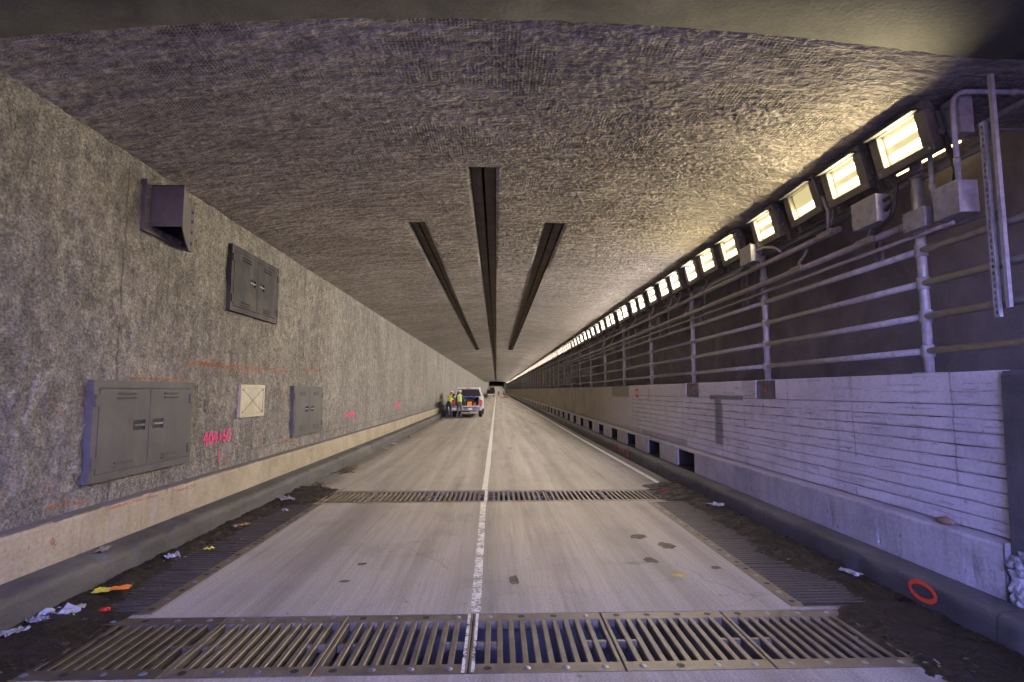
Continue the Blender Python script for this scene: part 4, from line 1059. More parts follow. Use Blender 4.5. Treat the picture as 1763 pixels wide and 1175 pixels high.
dg += [[(8.085, zb+.17), (8.04, zb+.08), (8.035, zb+.03)], poly(8.075, zb+.04, .042, .042)]; dg += [poly(8.20, zb+.08, .048, .075)]
mark('pink sprayed number 404+60 between the big cabinet and the cream panel', dg, .026, LW, M['pink'])
mark('short vertical pink tick below the sprayed number', [[(7.94, .93), (7.95, .86), (7.945, .79)]], .026, LW, M['pink'])
sc1 = [[(14.45, 1.22), (14.55, 1.08)], [(14.7, 1.22), (14.7, 1.08), (14.82, 1.16)], [(14.9, 1.22), (14.95, 1.07)], [(15.05, 1.2), (15.2, 1.2), (15.1, 1.08), (15.3, 1.1)], [(14.45, 1.15), (15.25, 1.14)]]
mark('pink scrawl past the small grey cabinet', sc1, .045, LW, M['pink'])
mark('small pink scrawl midway to the truck', [[(21.5, 1.32), (21.9, 1.3), (21.6, 1.22), (22.3, 1.24)], [(21.5, 1.2), (22.4, 1.17)], [(21.9, 1.34), (22.0, 1.14)]], .055, LW, M['pink'])
mark('pink dot high on the left wall before the truck', [[(28.5, 1.88), (29.2, 1.88)]], .10, LW, M['pink'])
mark('pink dot beside the leaning worker', [[(35.0, 1.42), (35.5, 1.42)]], .09, LW, M['pink'])
def wob_line(y0, y1, z, n, amp): return [(y0+(y1-y0)*k/n, z+amp*mnoise.noise(Vector((k*.7, z, y0)))) for k in range(n+1)]
mark('long faint orange sprayed line above the big cabinet and cream panel', [wob_line(7.0, 9.2, 2.11, 12, .03), wob_line(7.3, 7.9, 2.12, 6, .03)], .055, LW, M['faint'])
mark('orange dashed line above the cream panel', [wob_line(9.25, 10.5, 2.13, 8, .03)], .04, LW, M['faint'])
mark('orange tick above the small grey cabinet', [[(11.2, 2.28), (11.3, 2.16)], wob_line(11.4, 12.45, 2.21, 5, .02)], .05, LW, M['faint'])
mark('orange spray along the top edge of the big cabinet', [wob_line(5.9, 7.0, 1.90, 8, .012)], .03, LW, M['faint'])
mark('orange spray down the far edge of the big cabinet', [[(7.15, 1.6), (7.17, 1.2), (7.14, .9)]], .04, LW, M['faint'])
mark('orange vertical line left of the small grey cabinet', [[(10.2, 1.8), (10.22, 1.5), (10.2, 1.3)]], .05, LW, M['faint'])
mark('orange spots under the cream panel', [[(9.3, 1.02), (9.32, .93)], [(9.15, 1.15), (9.25, 1.12)], [(10.3, .86), (10.7, .84)], [(10.9, .88), (11.1, .86)]], .06, LW, M['faint'])
PLX = lambda y, z: (-3.771, y, z)
mark('orange smear on the cream plinth near the camera', [[(4.93, .50), (4.97, .47), (4.95, .43)]], .06, PLX, M['faint'])
mark('orange streak along the cream plinth below the big cabinet', [[(5.6, .615), (6.0, .62), (6.4, .60)], [(6.8, .58), (7.2, .59)]], .03, PLX, M['faint'])
mark('orange patches on the base render by the near cabinet edge', [[(5.0, .74), (5.15, .76), (5.3, .73), (5.5, .735)]], .04, lambda y, z: (-3.882, y, z), M['faint'])
CX = lambda y, z: (3.375+.012*max(0, z-.05), y, z)
mark('bright orange sprayed ring on the near right curb', [poly(4.46, .165, .135, .065, 20)], .034, CX, M['ring'])
mark('orange scribble on the right curb by the first openings', [[(16.0, .20), (15.9, .10)], [(15.5, .22), (15.3, .2), (15.4, .1)], [(15.0, .22), (14.8, .21), (14.9, .12)], [(14.5, .2), (14.3, .19), (14.5, .1), (14.2, .08)], [(13.9, .2), (13.9, .09)]], .04, CX, M['red'])
mark('faint red ticks farther along the right curb', [[(20.2, .2), (20.1, .08)], [(19.6, .2), (19.5, .08)]], .05, CX, M['red'])
RX = lambda y, z: (3.720, y, z)
mark('small red square loop high on the right wall', [[(14.8, 1.78), (14.5, 1.79), (14.48, 1.62), (14.72, 1.60), (14.8, 1.78)]], .045, RX, M['red'])
mark('thin red vertical tick on the right wall beside the red loop', [[(13.5, 1.84), (13.52, 1.58)]], .03, RX, M['red'])
mark('red tick below the nearer chipped pocket', [[(7.67, 1.57), (7.68, 1.48)]], .022, RX, M['red'])
mark('red tick below the farther chipped pocket', [[(10.55, 1.60), (10.57, 1.54)]], .03, RX, M['red'])
mark('red stripe inside the nearer chipped pocket', [[(7.60, 1.82), (7.61, 1.73)]], .03, lambda y, z: (3.738, y, z), M['red'])
mark('red dot inside the farther chipped pocket', [[(10.42, 1.80), (10.52, 1.79)]], .04, lambda y, z: (3.738, y, z), M['red'])
mark('red dash low on the right wall far ahead', [[(23.7, .76), (24.3, .76)]], .06, lambda y, z: (3.722, y, z), M['red'])

# ------------------------------------------------------------------ litter
def crumple(label, loc, sx, sy, amp, seed, mat, cat='litter', rz=0, n=9, name='litter'):
    mb = MB(); g = []
    c, s_ = math.cos(rz), math.sin(rz)
    for i in range(n+1):
        row = []
        for j in range(n+1):
            u, v = i/n-.5, j/n-.5
            ed = 1+.25*mnoise.noise(Vector((u*3+seed, v*3, 2)))
            x, y = u*sx*ed, v*sy*ed
            z = amp*(.6+mnoise.noise(Vector((u*4+seed, v*4, 7)))+.5*mnoise.noise(Vector((u*10+seed, v*10, 1))))
            row.append(mb.add([(c*x-s_*y, s_*x+c*y, max(z, .002))]))
        g.append(row)
    for i in range(n):
        for j in range(n): mb.face([g[i][j], g[i+1][j], g[i+1][j+1], g[i][j+1]])
    return tag(mb.build(name, mat, None, loc), label, cat)
crumple('crumpled white plastic sheet in the dirt by the left curb, near the bottom corner', (-3.38, 4.58, .03), .26, .17, .05, 1.1, M['paper'], 'plastic bag', .4)
crumple('torn grey plastic scrap touching the white sheet by the left curb', (-3.44, 4.44, .03), .16, .12, .04, 2.3, M['paper2'], 'plastic bag', -.3)
crumple('yellow half of a snack wrapper by the left curb', (-3.37, 5.02, .055), .14, .13, .012, 3.1, M['wrap_y'], 'wrapper', .2)
crumple('orange half of a snack wrapper by the left curb', (-3.25, 5.06, .058), .15, .12, .014, 4.4, M['wrap_o'], 'wrapper', .3)
crumple('small red scrap beside the nearest left gutter grate', (-3.10, 4.66, .02), .09, .07, .02, 5.2, M['redlight'], 'scrap', .3)
crumple('lime green scrap in front of the white plastic sheet', (-3.27, 4.52, .025), .06, .05, .02, 6.2, M['vest'], 'scrap', .7)
crumple('folded white paper in the left gutter by the second grate', (-3.36, 6.02, .03), .13, .13, .05, 7.7, M['paper'], 'paper', .9)
crumple('yellow scrap on the left gutter grates', (-3.17, 6.38, .02), .10, .07, .02, 8.8, M['wrap_y'], 'scrap', .1)
crumple('white paper strip lying on top of the left curb', (-3.66, 5.42, .288), .10, .20, .012, 9.1, M['paper2'], 'paper', .4)
crumple('white cup scrap on the far left gutter grate', (-3.08, 8.35, .015), .09, .08, .035, 10.4, M['paper'], 'scrap', .4)
crumple('brown paper scrap beside the far left gutter', (-3.28, 7.4, .03), .18, .10, .03, 11.2, M['card'], 'scrap', .8)
crumple('crumpled wrapper heap at the left end of the far drain row', (-3.36, 9.1, .03), .22, .30, .06, 12.6, M['paper2'], 'scrap', .5)
crumple('pale torn scrap at the bottom left image corner', (-3.45, 4.22, .035), .14, .12, .03, 13.3, M['paper2'], 'scrap', 1.1)
crumple('white plastic scrap against the right curb beside the gutter grates', (3.26, 8.30, .05), .16, .20, .05, 14.4, M['paper'], 'plastic bag', .4)
crumple('torn white ribbon by the right curb, nearest the camera', (3.30, 5.25, .05), .09, .20, .03, 15.9, M['paper'], 'scrap', .3)
crumple('tiny orange scrap in the right gutter', (3.17, 7.35, .03), .07, .06, .02, 16.2, M['wrap_o'], 'scrap', .3)
crumple('small red scrap at the right end of the far drain row', (2.92, 9.75, .02), .10, .09, .02, 17.1, M['redlight'], 'scrap', .3)
crumple('white litter by the left curb, nearest of three small pieces', (-3.36, 17.2, .005), .16, .2, .04, 18.3, M['paper'], 'litter', .2)
crumple('white litter by the left curb, middle of three small pieces', (-3.36, 18.6, .005), .16, .2, .05, 19.3, M['paper'], 'litter', .5)
crumple('white litter by the left curb, farthest of three small pieces', (-3.30, 21.6, .008), .2, .3, .05, 20.3, M['paper'], 'litter', .9)
crumple('flat white paper in the right lane beyond the drains', (.45, 17.3, .003), .16, .14, .012, 21.3, M['paper'], 'paper', .9)
crumple('white scrap on the far road by the right curb', (2.9, 43.0, .09), .35, .3, .05, 22.3, M['paper'], 'litter', .9)
crumple('blue plastic scrap inside a right plinth opening', (3.72, 19.2, .287), .18, .24, .08, 23.3, M['bluep'], 'litter', .2)
def sticks(label, loc, n, L, seed):
    random.seed(seed); t = thing('stick_pile', label, 'sticks', loc)
    for k in range(n):
        a = rnd(-.6, .6)+math.pi/2*0; x, y = rnd(-.08, .08), rnd(-L*.4, L*.4)
        d = Vector((math.sin(a), math.cos(a), rnd(-.02, .12)))*rnd(.4, 1)*L*.5
        p = Vector((x, y, .015))
        MB().tube([p-d*.9+Vector((0, 0, .02)), p+Vector((rnd(-.02, .02), 0, .012)), p+d], [.007, .009, .004], 5).build('stick', M['stick'], t)
sticks('pile of dead twigs at the foot of the left curb', (-3.30, 12.6, 0), 14, .9, 3)
sticks('few dead twigs beside the far drain row by the left curb', (-3.36, 10.6, 0), 6, .5, 5)
bm = bmesh.new(); bmesh.ops.create_icosphere(bm, subdivisions=3, radius=1)
for v in bm.verts: q = v.co.copy(); v.co = Vector((q.x*.035, q.y*.085, q.z*.03+.022))*(1+.25*mnoise.noise(q*2))
tag(MB().from_bm(bm, sm=True).build('stone', M['stone'], None, (3.685, 4.56, .662)), 'brown stone lying on the right wall ledge', 'stone')
random.seed(21)

# flat stains dropped on the slab
def stain(label, x, y, rx, ry, mat, seed):
    mb = MB(); n = 44; c = mb.add([(x, y, .0035)]); jg = [1+.22*mnoise.noise(Vector((3.5*math.cos(2*math.pi*k/44), 3.5*math.sin(2*math.pi*k/44), seed))) for k in range(44)]
    a = mb.add([(x+rx*jg[k]*math.cos(2*math.pi*k/n)*(1+.55*mnoise.noise(Vector((1.1*math.cos(2*math.pi*k/n), 1.1*math.sin(2*math.pi*k/n), seed*3)))), y+ry*jg[k]*math.sin(2*math.pi*k/n)*(1+.55*mnoise.noise(Vector((1.1*math.cos(2*math.pi*k/n), 1.1*math.sin(2*math.pi*k/n), seed*3+9)))), .0035) for k in range(n)])
    for k in range(n): mb.face([c, a+k, a+(k+1) % n])
    return tag(mb.build('stain', mat), label, 'stain')
def mat_stain(name, col, a0, a1):
    t = NT(name); n1 = t.noise(t.pos, 9, 4, .7)
    t.link(t.ramp(n1, [(.3, a1), (.7, a0)]), t.b.inputs['Alpha']); return t.out(col, .75)
M['oil'] = mat_stain('oil_stain', (.075, .062, .035), .45, .85); M['pale'] = mat_stain('pale_stain', (.50, .42, .20), .4, .8); M['scuff'] = mat_stain('scuff', (.12, .11, .10), .0, .4)
stain('dark oil stain in the right lane, left of the pair', 1.72, 6.82, .10, .13, M['oil'], 1.2)
stain('dark oil stain in the right lane, right of the pair', 1.93, 6.42, .11, .13, M['oil'], 2.2)
stain('small brown stain nearer than the oil pair', 1.60, 5.88, .07, .09, M['oil'], 3.2)
stain('faint brown stain left of the small one', 1.42, 5.80, .11, .07, M['scuff'], 4.2)
stain('pale yellow spot on the right lane slab', 1.75, 5.43, .075, .085, M['pale'], 5.2)
stain('tiny dark spot right of the pale spot', 2.18, 5.62, .05, .05, M['oil'], 6.2)
stain('rusty smudge right of the white line', .16, 5.30, .05, .12, M['oil'], 8.2)
stain('small dark drip in the left lane', -1.36, 5.86, .045, .04, M['oil'], 9.2)
stain('small dark drip nearer in the left lane', -1.40, 5.35, .045, .035, M['oil'], 10.2)

# ------------------------------------------------------------------ pickup truck
def wheel_parts(t, x, y, r=.40, w=.26, rim=None):
    s = 1 if x > 0 else -1
    wh = MB(); prof = [(0, .6*r), (.02, .93*r), (.05, r), (w-.05, r), (w-.02, .93*r), (w, .6*r)]; n = 20
    rings = [wh.add([(x+s*(p[0]-w/2), y+p[1]*math.cos(2*math.pi*k/n), r+p[1]*math.sin(2*math.pi*k/n)) for k in range(n)]) for p in prof]
    for a, b in zip(rings[:-1], rings[1:]):
        for k in range(n): wh.face([a+k, a+(k+1) % n, b+(k+1) % n, b+k], True)
    wo = wh.build('wheel', M['rubber'], t)
    rm = MB(); rm.tube([(x+s*(w/2-.05), y, r), (x+s*(w/2-.03), y, r)], .6*r, 16); rm.tube([(x+s*(w/2-.03), y, r), (x+s*(w/2-.01), y, r)], .2*r, 10)
    rm.build('rim', rim or M['chrome'], wo)
def loft(secs):
    mb = MB(); n = len(secs[0]); rows = [mb.add(s) for s in secs]
    for a, b in zip(rows[:-1], rows[1:]):
        for k in range(n-1): mb.face([a+k, a+k+1, b+k+1, b+k])
    mb.face([rows[0]+k for k in range(n)]); mb.face([rows[-1]+k for k in reversed(range(n))])
    return mb
TY = 36.2; TX = -1.92
t = thing('pickup_truck', 'white pickup truck with its tailgate lowered, parked by the left curb', 'pickup truck', (TX, TY, zr(TY)))
bed = MB()
for s in (-1, 1):
    a, b = sorted((s*.93, s*1.0))
    pts = [(.05, .55), (.62, .55), (.68, .86), (.86, 1.02), (1.14, 1.02), (1.32, .86), (1.38, .55), (2.1, .55), (2.1, 1.36), (.05, 1.36)]
    bed.prism(pts, 'x', a, b)
    bed.box(min(s*.78, s*.93), max(s*.78, s*.93), .05, 2.1, 1.335, 1.37)
    a, b = sorted((s*.76, s*.78)); bed.box(a, b, .05, 2.1, .72, 1.335)
bed.box(-.93, .93, .05, 2.1, .66, .72); bed.box(-.93, .93, 2.04, 2.1, .72, 1.30)
bed.build('bed', M['white'], t)
ln = MB(); ln.box(-.757, .757, .06, 2.035, .722, .728); ln.box(-.757, -.75, .06, 2.035, .728, 1.33); ln.box(.75, .757, .06, 2.035, .728, 1.33); ln.box(-.75, .75, 2.028, 2.036, .728, 1.30); ln.build('bed_liner', M['dark'], t)
MB().cbox(-.76, .76, -.52, .03, .70, .76, .012).build('tailgate', M['white'], t)
bp = MB(); bp.cbox(-.99, .99, -.22, .02, .46, .66, .03); bo = bp.build('bumper', M['chrome'], t)
MB().box(-.20, .12, -.228, -.222, .50, .62).build('number_plate', M['blueplate'], bo)
MB().box(.36, .86, -.228, -.222, .50, .63).build('sticker', M['blueplate'], bo)
MB().box(-.35, .2, -.18, -.02, .36, .45).build('hitch', M['dark'], bo)
def sec(y, zb, zt, wb, wt, zm=1.3): return [(-wb, y, zb), (-wb, y, zm), (-wt, y, zt-.05), (-wt+.08, y, zt), (wt-.08, y, zt), (wt, y, zt-.05), (wb, y, zm), (wb, y, zb)]
cb = loft([sec(2.16, .5, 1.93, .99, .76, 1.30), sec(2.35, .5, 1.97, 1.0, .78, 1.30), sec(3.5, .5, 1.98, 1.0, .79, 1.30), sec(3.95, .5, 1.90, 1.0, .75, 1.28), sec(4.55, .5, 1.32, 1.0, .88, 1.24), sec(5.75, .5, 1.20, .97, .86, 1.12), sec(5.95, .5, 1.05, .92, .80, .98)])
cab = cb.build('cab', M['white'], t)
rwm = MB(); i = rwm.add([(-.86, 2.125, 1.36), (.86, 2.125, 1.36), (.70, 2.135, 1.84), (-.70, 2.135, 1.84), (-.86, 2.155, 1.36), (.86, 2.155, 1.36), (.70, 2.155, 1.84), (-.70, 2.155, 1.84)])
for q in ((0, 1, 2, 3), (0, 4, 5, 1), (1, 5, 6, 2), (2, 6, 7, 3), (3, 7, 4, 0)): rwm.face([i+v for v in q])
rwm.build('rear_window', M['glass'], t)
for s in (-1, 1):
    for ya, yb in ((2.45, 3.05), (3.12, 3.75)):
        sw = MB(); i = sw.add([(s*.992, ya, 1.36), (s*.992, yb, 1.36), (s*.80, yb-.05, 1.84), (s*.80, ya+.03, 1.84)]); j = sw.add([(s*1.004, ya, 1.36), (s*1.004, yb, 1.36), (s*.82, yb-.05, 1.84), (s*.82, ya+.03, 1.84)])
        for q in ((0, 1, 2, 3), (7, 6, 5, 4), (0, 4, 5, 1), (1, 5, 6, 2), (2, 6, 7, 3), (3, 7, 4, 0)): sw.face([i+v for v in q])
        sw.build('side_window', M['glass'], t)
    tl = MB(); a, b = sorted((s*.80, s*1.008)); tl.cbox(a, b, .015, .11, .84, 1.14, .015); tlo = tl.build('tail_light', M['redlight'], t)
    MB().cbox(a+.01, b-.01, .008, .10, 1.145, 1.335, .01).build('reverse_lamp', M['hat'], tlo)
    mr = MB(); a, b = sorted((s*1.02, s*1.28)); mr.cbox(a, b, 3.75, 3.85, 1.25, 1.52, .02); mr.build('wing_mirror', M['dark'], t)
    wheel_parts(t, s*.86, 1.0); wheel_parts(t, s*.86, 4.75)
MB().cbox(-.16, .16, 2.10, 2.16, 1.875, 1.91, .008).build('brake_light', M['redlight'], t)
MB().box(-.6, .6, .2, 5.3, .40, .54).build('underbody', M['dark'], t)
zt = zr(TY)
def gear(name, label, cat, x, y, z, parts):
    t = thing(name, label, cat, (TX+x, TY+y, zt+z))
    for nm, a, m_ in parts: MB().cbox(*a, .02).build(nm, M[m_], t)
gear('drinks_cooler', 'orange and yellow drinks cooler in the truck bed', 'cooler', .16, .35, .73, [('tank', (-.15, .15, -.15, .15, 0, .26), 'yellow'), ('lid', (-.155, .155, -.155, .155, .262, .31), 'orangep'), ('tap', (-.03, .03, -.19, -.152, .06, .11), 'orangep')])
gear('tool_chest', 'black tool chest at the left of the truck bed', 'tool box', -.40, .55 , .730, [('chest', (-.28, .28, -.25, .25, 0, .42), 'dark'), ('lid', (-.29, .29, -.26, .26, .423, .49), 'dark'), ('latch', (-.05, .05, -.275, -.262, .33, .42), 'chrome')])
gear('tool_bag', 'dark bag with red panel beside the cooler', 'bag', .50, .42 , .730, [('bag', (-.16, .16, -.2, .2, 0, .33), 'dark'), ('panel', (-.12, .12, -.215, -.202, .06, .22), 'redlight')])
gear('crate', 'low dark crate at the back of the truck bed', 'crate', -.05, 1.15 , .730, [('box', (-.5, .5, -.25, .25, 0, .45), 'dark'), ('lid', (-.51, .51, -.26, .26, .452, .49), 'dark')])
crumple('blue tarp heaped in the truck bed behind the cooler', (TX+.25, TY+1.55, zt+1.22), 1.0, .7, .12, 31.0, M['blue'], 'tarp', 0, 14, 'tarp')
gear('equipment_case', 'red equipment case on the lowered tailgate', 'case', -.50, -.22, .762, [('case', (-.16, .16, -.12, .12, 0, .22), 'redlight'), ('handle', (-.06, .06, -.02, .02, .223, .26), 'dark')])

# ------------------------------------------------------------------ people
def skin_mesh(verts, edges, root=0, sub=2):
    me = bpy.data.meshes.new('body'); me.from_pydata([v[0] for v in verts], edges, [])
    o = bpy.data.objects.new('body_tmp', me); C.objects.link(o)
    md = o.modifiers.new('skin', 'SKIN'); md.use_smooth_shade = True
    for i, v in enumerate(verts):
        sv = me.skin_vertices[0].data[i]; r = v[1]; sv.radius = r if isinstance(r, tuple) else (r, r); sv.use_root = (i == root)
    ss = o.modifiers.new('sub', 'SUBSURF'); ss.levels = sub; ss.render_levels = sub
    dg = bpy.context.evaluated_depsgraph_get(); dg.update()
    out = bpy.data.meshes.new_from_object(o.evaluated_get(dg))
    bpy.data.objects.remove(o); return out
def person(label, loc, rz, J, mats, hat, vest, detail=True, band=None):
    # J: joints in a local frame, the figure facing +Y, standing 1.75 m
    t = thing('person', label, 'person', loc, None, (0, 0, rz))
    V = []; E_ = []
    def v(p, r): V.append((Vector(p), r)); return len(V)-1
    pel = v(J['pelvis'], (.155, .115)); wa = v(J['waist'], (.135, .105)); ch = v(J['chest'], (.165, .125)); nk0 = v(J['collar'], (.10, .085))
    nk = v(J['neck'], .055); hd0 = v(J['jaw'], .072); hd = v(J['head'], .098); ht = v(J['crown'], .072)
    E_ += [(pel, wa), (wa, ch), (ch, nk0), (nk0, nk), (nk, hd0), (hd0, hd), (hd, ht)]
    for s in ('l', 'r'):
        sh = v(J[s+'shoulder'], .068); el = v(J[s+'elbow'], .045); wr = v(J[s+'wrist'], .030); pa = v(J[s+'palm'], (.040, .022))
        E_ += [(nk0, sh), (sh, el), (el, wr), (wr, pa)]
        if detail:
            d = (Vector(J[s+'palm'])-Vector(J[s+'wrist'])).normalized(); side = d.cross(Vector((0, 1, .3))).normalized(); dn = side.cross(d)
            for k, L in enumerate((.062, .072, .068, .052)):
                b = v(Vector(J[s+'palm'])+side*(.03-.02*k)+d*.025, .009); c1 = v(V[b][0]+d*L*.55-dn*.008, .0085); c2 = v(V[b][0]+d*L*.9-dn*.028, .007)
                E_ += [(pa, b), (b, c1), (c1, c2)]
            b = v(Vector(J[s+'wrist']).lerp(Vector(J[s+'palm']), .6)+side*.04, .011); c1 = v(V[b][0]+d*.04+side*.015, .009); E_ += [(pa, b), (b, c1)]
        hp = v(J[s+'hip'], .098); kn = v(J[s+'knee'], .062); an = v(J[s+'ankle'], .045); he = v(J[s+'heel'], (.045, .04)); to = v(J[s+'toe'], (.045, .03))
        E_ += [(pel, hp), (hp, kn), (kn, an), (an, he), (he, to)]
    me = skin_mesh(V, E_)
    for m_ in mats: me.materials.append(m_)         # skin, shirt, trousers, boots
    bones = []
    for a, b in E_: bones.append((V[a][0], V[b][0]))
    names = {}
    jp = {k: Vector(p) for k, p in J.items()}
    def region(c):
        best = None
        segs = [('head', jp['neck'], jp['crown'], .8), ('torso', jp['waist'], jp['collar'], 1.6), ('hips', jp['pelvis'], jp['waist'].lerp(jp['pelvis'], .35), 1.5)]
        for s in 'lr':
            segs += [('sleeve', jp[s+'shoulder'], jp[s+'elbow'], .7), ('fore', jp[s+'elbow'], jp[s+'wrist'], .5), ('hand', jp[s+'wrist'], jp[s+'palm']*1.0+(jp[s+'palm']-jp[s+'wrist']), .5),
                     ('leg', jp[s+'hip'], jp[s+'knee'], 1.0), ('leg', jp[s+'knee'], jp[s+'ankle'], .7), ('boot', jp[s+'heel'], jp[s+'toe'], .55)]
        for nm, a, b, w in segs:
            ab = b-a; u = max(0, min(1, (c-a).dot(ab)/max(1e-6, ab.length_squared))); d = (a+ab*u-c).length/w
            if best is None or d < best[0]: best = (d, nm)
        return best[1]
    mp = {'head': 0, 'hand': 0, 'torso': 1, 'sleeve': 1, 'fore': 1, 'hips': 2, 'leg': 2, 'boot': 3}
    regs = []
    for p in me.polygons:
        r = region(p.center); regs.append(r); p.material_index = mp[r]
    put('body', me, t)
    if vest:
        vm = MB(); mpv = {}
        for p, r in zip(me.polygons, regs):
            if r != 'torso': continue
            ids = []
            for q in p.vertices:
                if q not in mpv: mpv[q] = vm.add([me.vertices[q].co + me.vertices[q].normal*.014])
                ids.append(mpv[q])
            up_ = (p.center-jp['waist']).dot((jp['collar']-jp['waist']).normalized())
            lat = abs((p.center-jp['waist']).dot(Vector((1, 0, 0))))
            st = 1 if (.03 < up_ < .085 or (up_ > .12 and .055 < lat < .10)) else 0
            vm.face(ids, True, st)
        vm.build('vest', [vest, band or M['stripe']], t)
    hc = jp['head'].lerp(jp['crown'], .35); ax = (jp['crown']-jp['jaw']).normalized(); q = ax.to_track_quat('Z', 'Y').to_matrix()
    if hat:
        h = MB(); n, mrow = 16, 5; rows = []
        for r_ in range(mrow+1):
            a = r_/mrow*math.pi/2
            rows.append(h.add([hc + q @ Vector((.122*math.cos(a)*math.cos(2*math.pi*k/n), .14*math.cos(a)*math.sin(2*math.pi*k/n), .035+.115*math.sin(a))) for k in range(n)]))
        for a, b in zip(rows[:-1], rows[1:]):
            for k in range(n): h.face([a+k, a+(k+1) % n, b+(k+1) % n, b+k], True)
        ho = h.build('hard_hat', M['hat'], t)
        br = MB(); a = br.add([hc + q @ Vector((.122*math.cos(2*math.pi*k/n), .14*math.sin(2*math.pi*k/n), .045)) for k in range(n)])
        b = br.add([hc + q @ Vector((.142*math.cos(2*math.pi*k/n), (.185 if math.sin(2*math.pi*k/n) > 0 else .155)*math.sin(2*math.pi*k/n), .030)) for k in range(n)])
        for k in range(n): br.face([a+k, a+(k+1) % n, b+(k+1) % n, b+k], True)
        br.build('brim', M['hat'], ho)
    hr = MB(); n, mrow = 14, 5; rows = []
    for r_ in range(mrow+1):
        a = -.5+r_/mrow*(math.pi/2+.5)
        rows.append(hr.add([hc + q @ Vector((.104*math.cos(a)*math.cos(2*math.pi*k/n), -.012+.112*math.cos(a)*math.sin(2*math.pi*k/n), .01+.105*math.sin(a)+(.06 if math.sin(2*math.pi*k/n) > .3 and r_ < 2 else 0))) for k in range(n)]))
    for a, b in zip(rows[:-1], rows[1:]):
        for k in range(n): hr.face([a+k, a+(k+1) % n, b+(k+1) % n, b+k], True)
    hr.build('hair', M['hair'], t)
    # face: nose, mouth, eyes, ears
    f0 = hc - ax*.03; fy = q @ Vector((0, 1, 0)); fx = q @ Vector((1, 0, 0))
    fm = MB(); fm.tube([f0+fy*.088+ax*.03, f0+fy*.118-ax*.005, f0+fy*.096-ax*.012], [.008, .014, .006], 6)
    for s in (-1, 1): fm.tube([f0+fx*s*.096+ax*.02, f0+fx*s*.106+ax*.005-fy*.01, f0+fx*s*.094-ax*.03], [.012, .016, .008], 6)
    fm.build('nose_and_ears', mats[0], t)
    em = MB()
    for s in (-1, 1): em.dome(f0+fy*.086+fx*s*.034+ax*.028, .010, .006, fy, 8)
    em.build('eyes', M['hair'], t)
    MB().dome(f0+fy*.082-ax*.045, .022, .006, fy, 8).build('mouth', M['redlight'], t)
    return t
def stand(lean=0.0, armsup=0.0, stride=0.0):
    s, c = math.sin(lean), math.cos(lean)
    def T(x, u, f=0): return (x, .02+s*u+f*c, .93+c*u-f*s)      # along the leaning spine above the pelvis
    J = dict(pelvis=(0, 0, .93), waist=T(0, .15), chest=T(0, .33), collar=T(0, .49), neck=T(0, .56, .01), jaw=T(0, .615, .03), head=T(0, .70, .035), crown=T(0, .775, .02))
    for k, sg in (('l', -1), ('r', 1)):
        sh = Vector(T(sg*.175, .47)); J[k+'shoulder'] = tuple(sh)
        a = armsup
        el = sh+Vector((sg*.05, .26*math.sin(a)*1, -.28*math.cos(a))); J[k+'elbow'] = tuple(el)
        wr = el+Vector((-sg*.02, .24*math.sin(a+.6), -.24*math.cos(a+.6))); J[k+'wrist'] = tuple(wr)
        J[k+'palm'] = tuple(wr+Vector((-sg*.005, .08*math.sin(a+.7), -.08*math.cos(a+.7))))
        st = sg*stride
        J[k+'hip'] = (sg*.095, 0, .86); J[k+'knee'] = (sg*.105, st*.5+.02, .49); J[k+'ankle'] = (sg*.11, st, .10); J[k+'heel'] = (sg*.11, st-.03, .05); J[k+'toe'] = (sg*.125, st+.15, .035)
    return J
S1 = [M['skin'], M['shirt'], M['greyc'], M['boot']]; S2 = [M['skin'], M['greyc'], M['navy'], M['boot']]
person('worker in lime vest and grey trousers standing at the open tailgate', (-2.33, 35.15, zr(35)), rad(-8), stand(.10, .75, .05), S1, True, M['vest'])
person('worker in orange and lime vest and jeans leaning over the truck side', (-3.06, 35.75, zr(35)), rad(-28), stand(.42, .9, .14), S2, True, M['vest'], True, M['vest_o'])
zp = lambda y: zr(y)
person('distant worker in teal shirt by the orange cones', (1.62, 122, zp(122)), rad(160), stand(.05, .5, .1), [M['skin'], M['teal'], M['shirt'], M['boot']], True, None, False)
person('distant figure in pale top beyond the dark car', (.55, 150, zp(150)), rad(180), stand(.03, .2, .1), [M['skin'], M['paper'], M['shirt'], M['boot']], True, None, False)
person('crouching far worker beside the white pickup', (-2.1, 108, zp(108)), rad(90), stand(.6, .8, .2), [M['skin'], M['paper'], M['teal'], M['boot']], True, None, False)
def cone(label, x, y):
    t = thing('traffic_cone', label, 'traffic cone', (x, y, zr(y)), 'cones by the right curb far ahead')
    MB().cbox(-.18, .18, -.18, .18, 0, .035, .01).build('base', M['dark'], t)
    MB().tube([(0, 0, .03), (0, 0, .70)], [.14, .03], 12).build('cone', M['orangep'], t)
    MB().tube([(0, 0, .36), (0, 0, .50)], [.093, .066], 12).build('collar', M['stripe'], t)
for k, (x, y) in enumerate(((.95, 119), (1.45, 120), (2.0, 119.5), (2.45, 121))):
    cone(['leftmost', 'second from left', 'third from left', 'rightmost'][k]+' orange cone in the far cluster by the right curb', x, y)
cone('lone orange cone beside the far crouching worker', -1.3, 107); bpy.data.objects
for o in C.objects:
    if o.get('label') == 'lone orange cone beside the far crouching worker': del o['group']

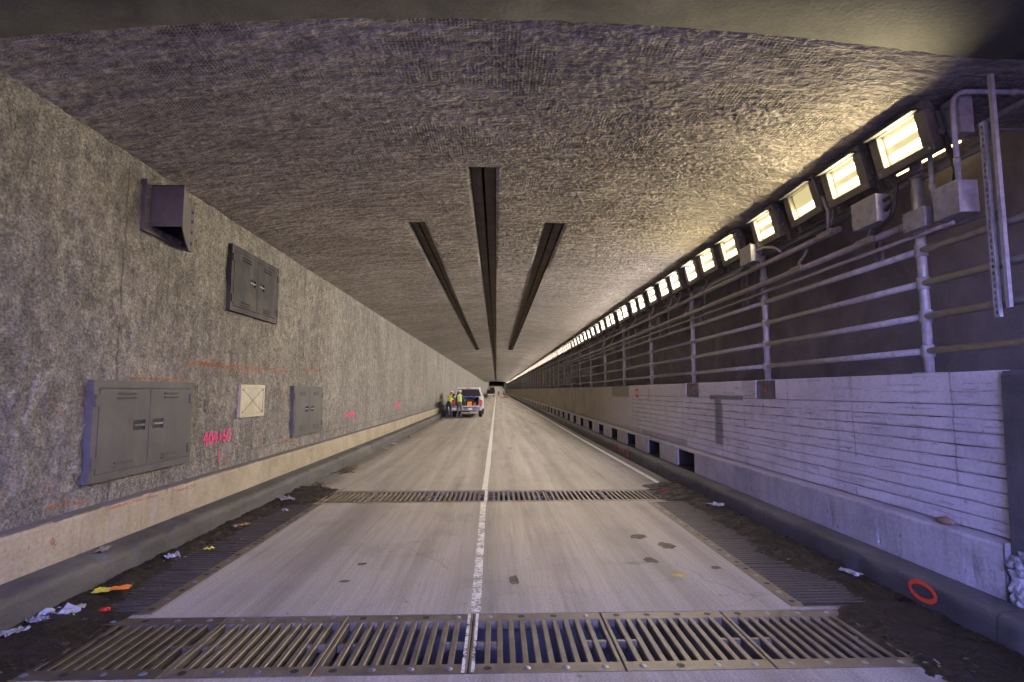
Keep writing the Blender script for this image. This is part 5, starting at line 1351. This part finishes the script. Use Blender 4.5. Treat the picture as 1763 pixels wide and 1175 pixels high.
# far vehicles
def suv(name, label, loc, mats, W_=.93, H_=1.75, L_=4.7, roof=1.0):
    t = thing(name, label, 'car' if H_ < 2 else 'truck', loc)
    def sc(y, zb, zt, wb, wt, zm): return [(-wb, y, zb), (-wb*1.02, y, zm), (-wt, y, zt-.04), (-wt+.08, y, zt), (wt-.08, y, zt), (wt, y, zt-.04), (wb*1.02, y, zm), (wb, y, zb)]
    b = loft([sc(0, .40, H_*.60, W_*.93, W_*.85, H_*.5), sc(.12, .35, H_*.97, W_, W_*.80, H_*.55), sc(.5, .33, H_, W_, W_*.80, H_*.56), sc(L_*.52, .33, H_, W_, W_*.80, H_*.56), sc(L_*.68, .33, H_*.62, W_, W_*.88, H_*.54), sc(L_*.97, .35, H_*.55, W_*.96, W_*.82, H_*.46), sc(L_, .42, H_*.45, W_*.88, W_*.76, H_*.4)])
    b.build('body', mats[0], t)
    rw_ = MB(); i = rw_.add([(-W_*.78, .045, H_*.62), (W_*.78, .045, H_*.62), (W_*.68, .095, H_*.92), (-W_*.68, .095, H_*.92)]); rw_.face([i, i+1, i+2, i+3]); rw_.build('rear_window', M['glass'], t)
    bo = MB().cbox(-W_, W_, -.12, .05, .40, .66, .03).build('bumper', mats[1], t)
    MB().box(-.26, .26, -.128, -.122, .48, .6).build('number_plate', M['hat'], bo)
    for s in (-1, 1):
        a, b_ = sorted((s*W_*.76, s*W_*.98)); MB().cbox(a, b_, -.03, .10, H_*.45, H_*.58, .015).build('tail_light', M['redlight'], t)
        for y in (L_*.2, L_*.82): wheel_parts(t, s*(W_-.12), y, .36, .22)
        sw = MB(); i = sw.add([(s*W_*1.0, .6, H_*.60), (s*W_*1.0, L_*.55, H_*.60), (s*W_*.83, L_*.5, H_*.92), (s*W_*.83, .65, H_*.92)]); sw.face([i, i+1, i+2, i+3]); sw.build('side_window', M['glass'], t)
    return t
suv('parked_car', 'dark car with pale bumper parked far down the left side', (-1.55, 140, zr(140)), (M['carblack'], M['white']))
suv('parked_van', 'black van silhouette at the far end of the tunnel', (-1.6, 205, zr(205)), (M['carblack'], M['carblack']), 1.0, 2.2, 5.4)
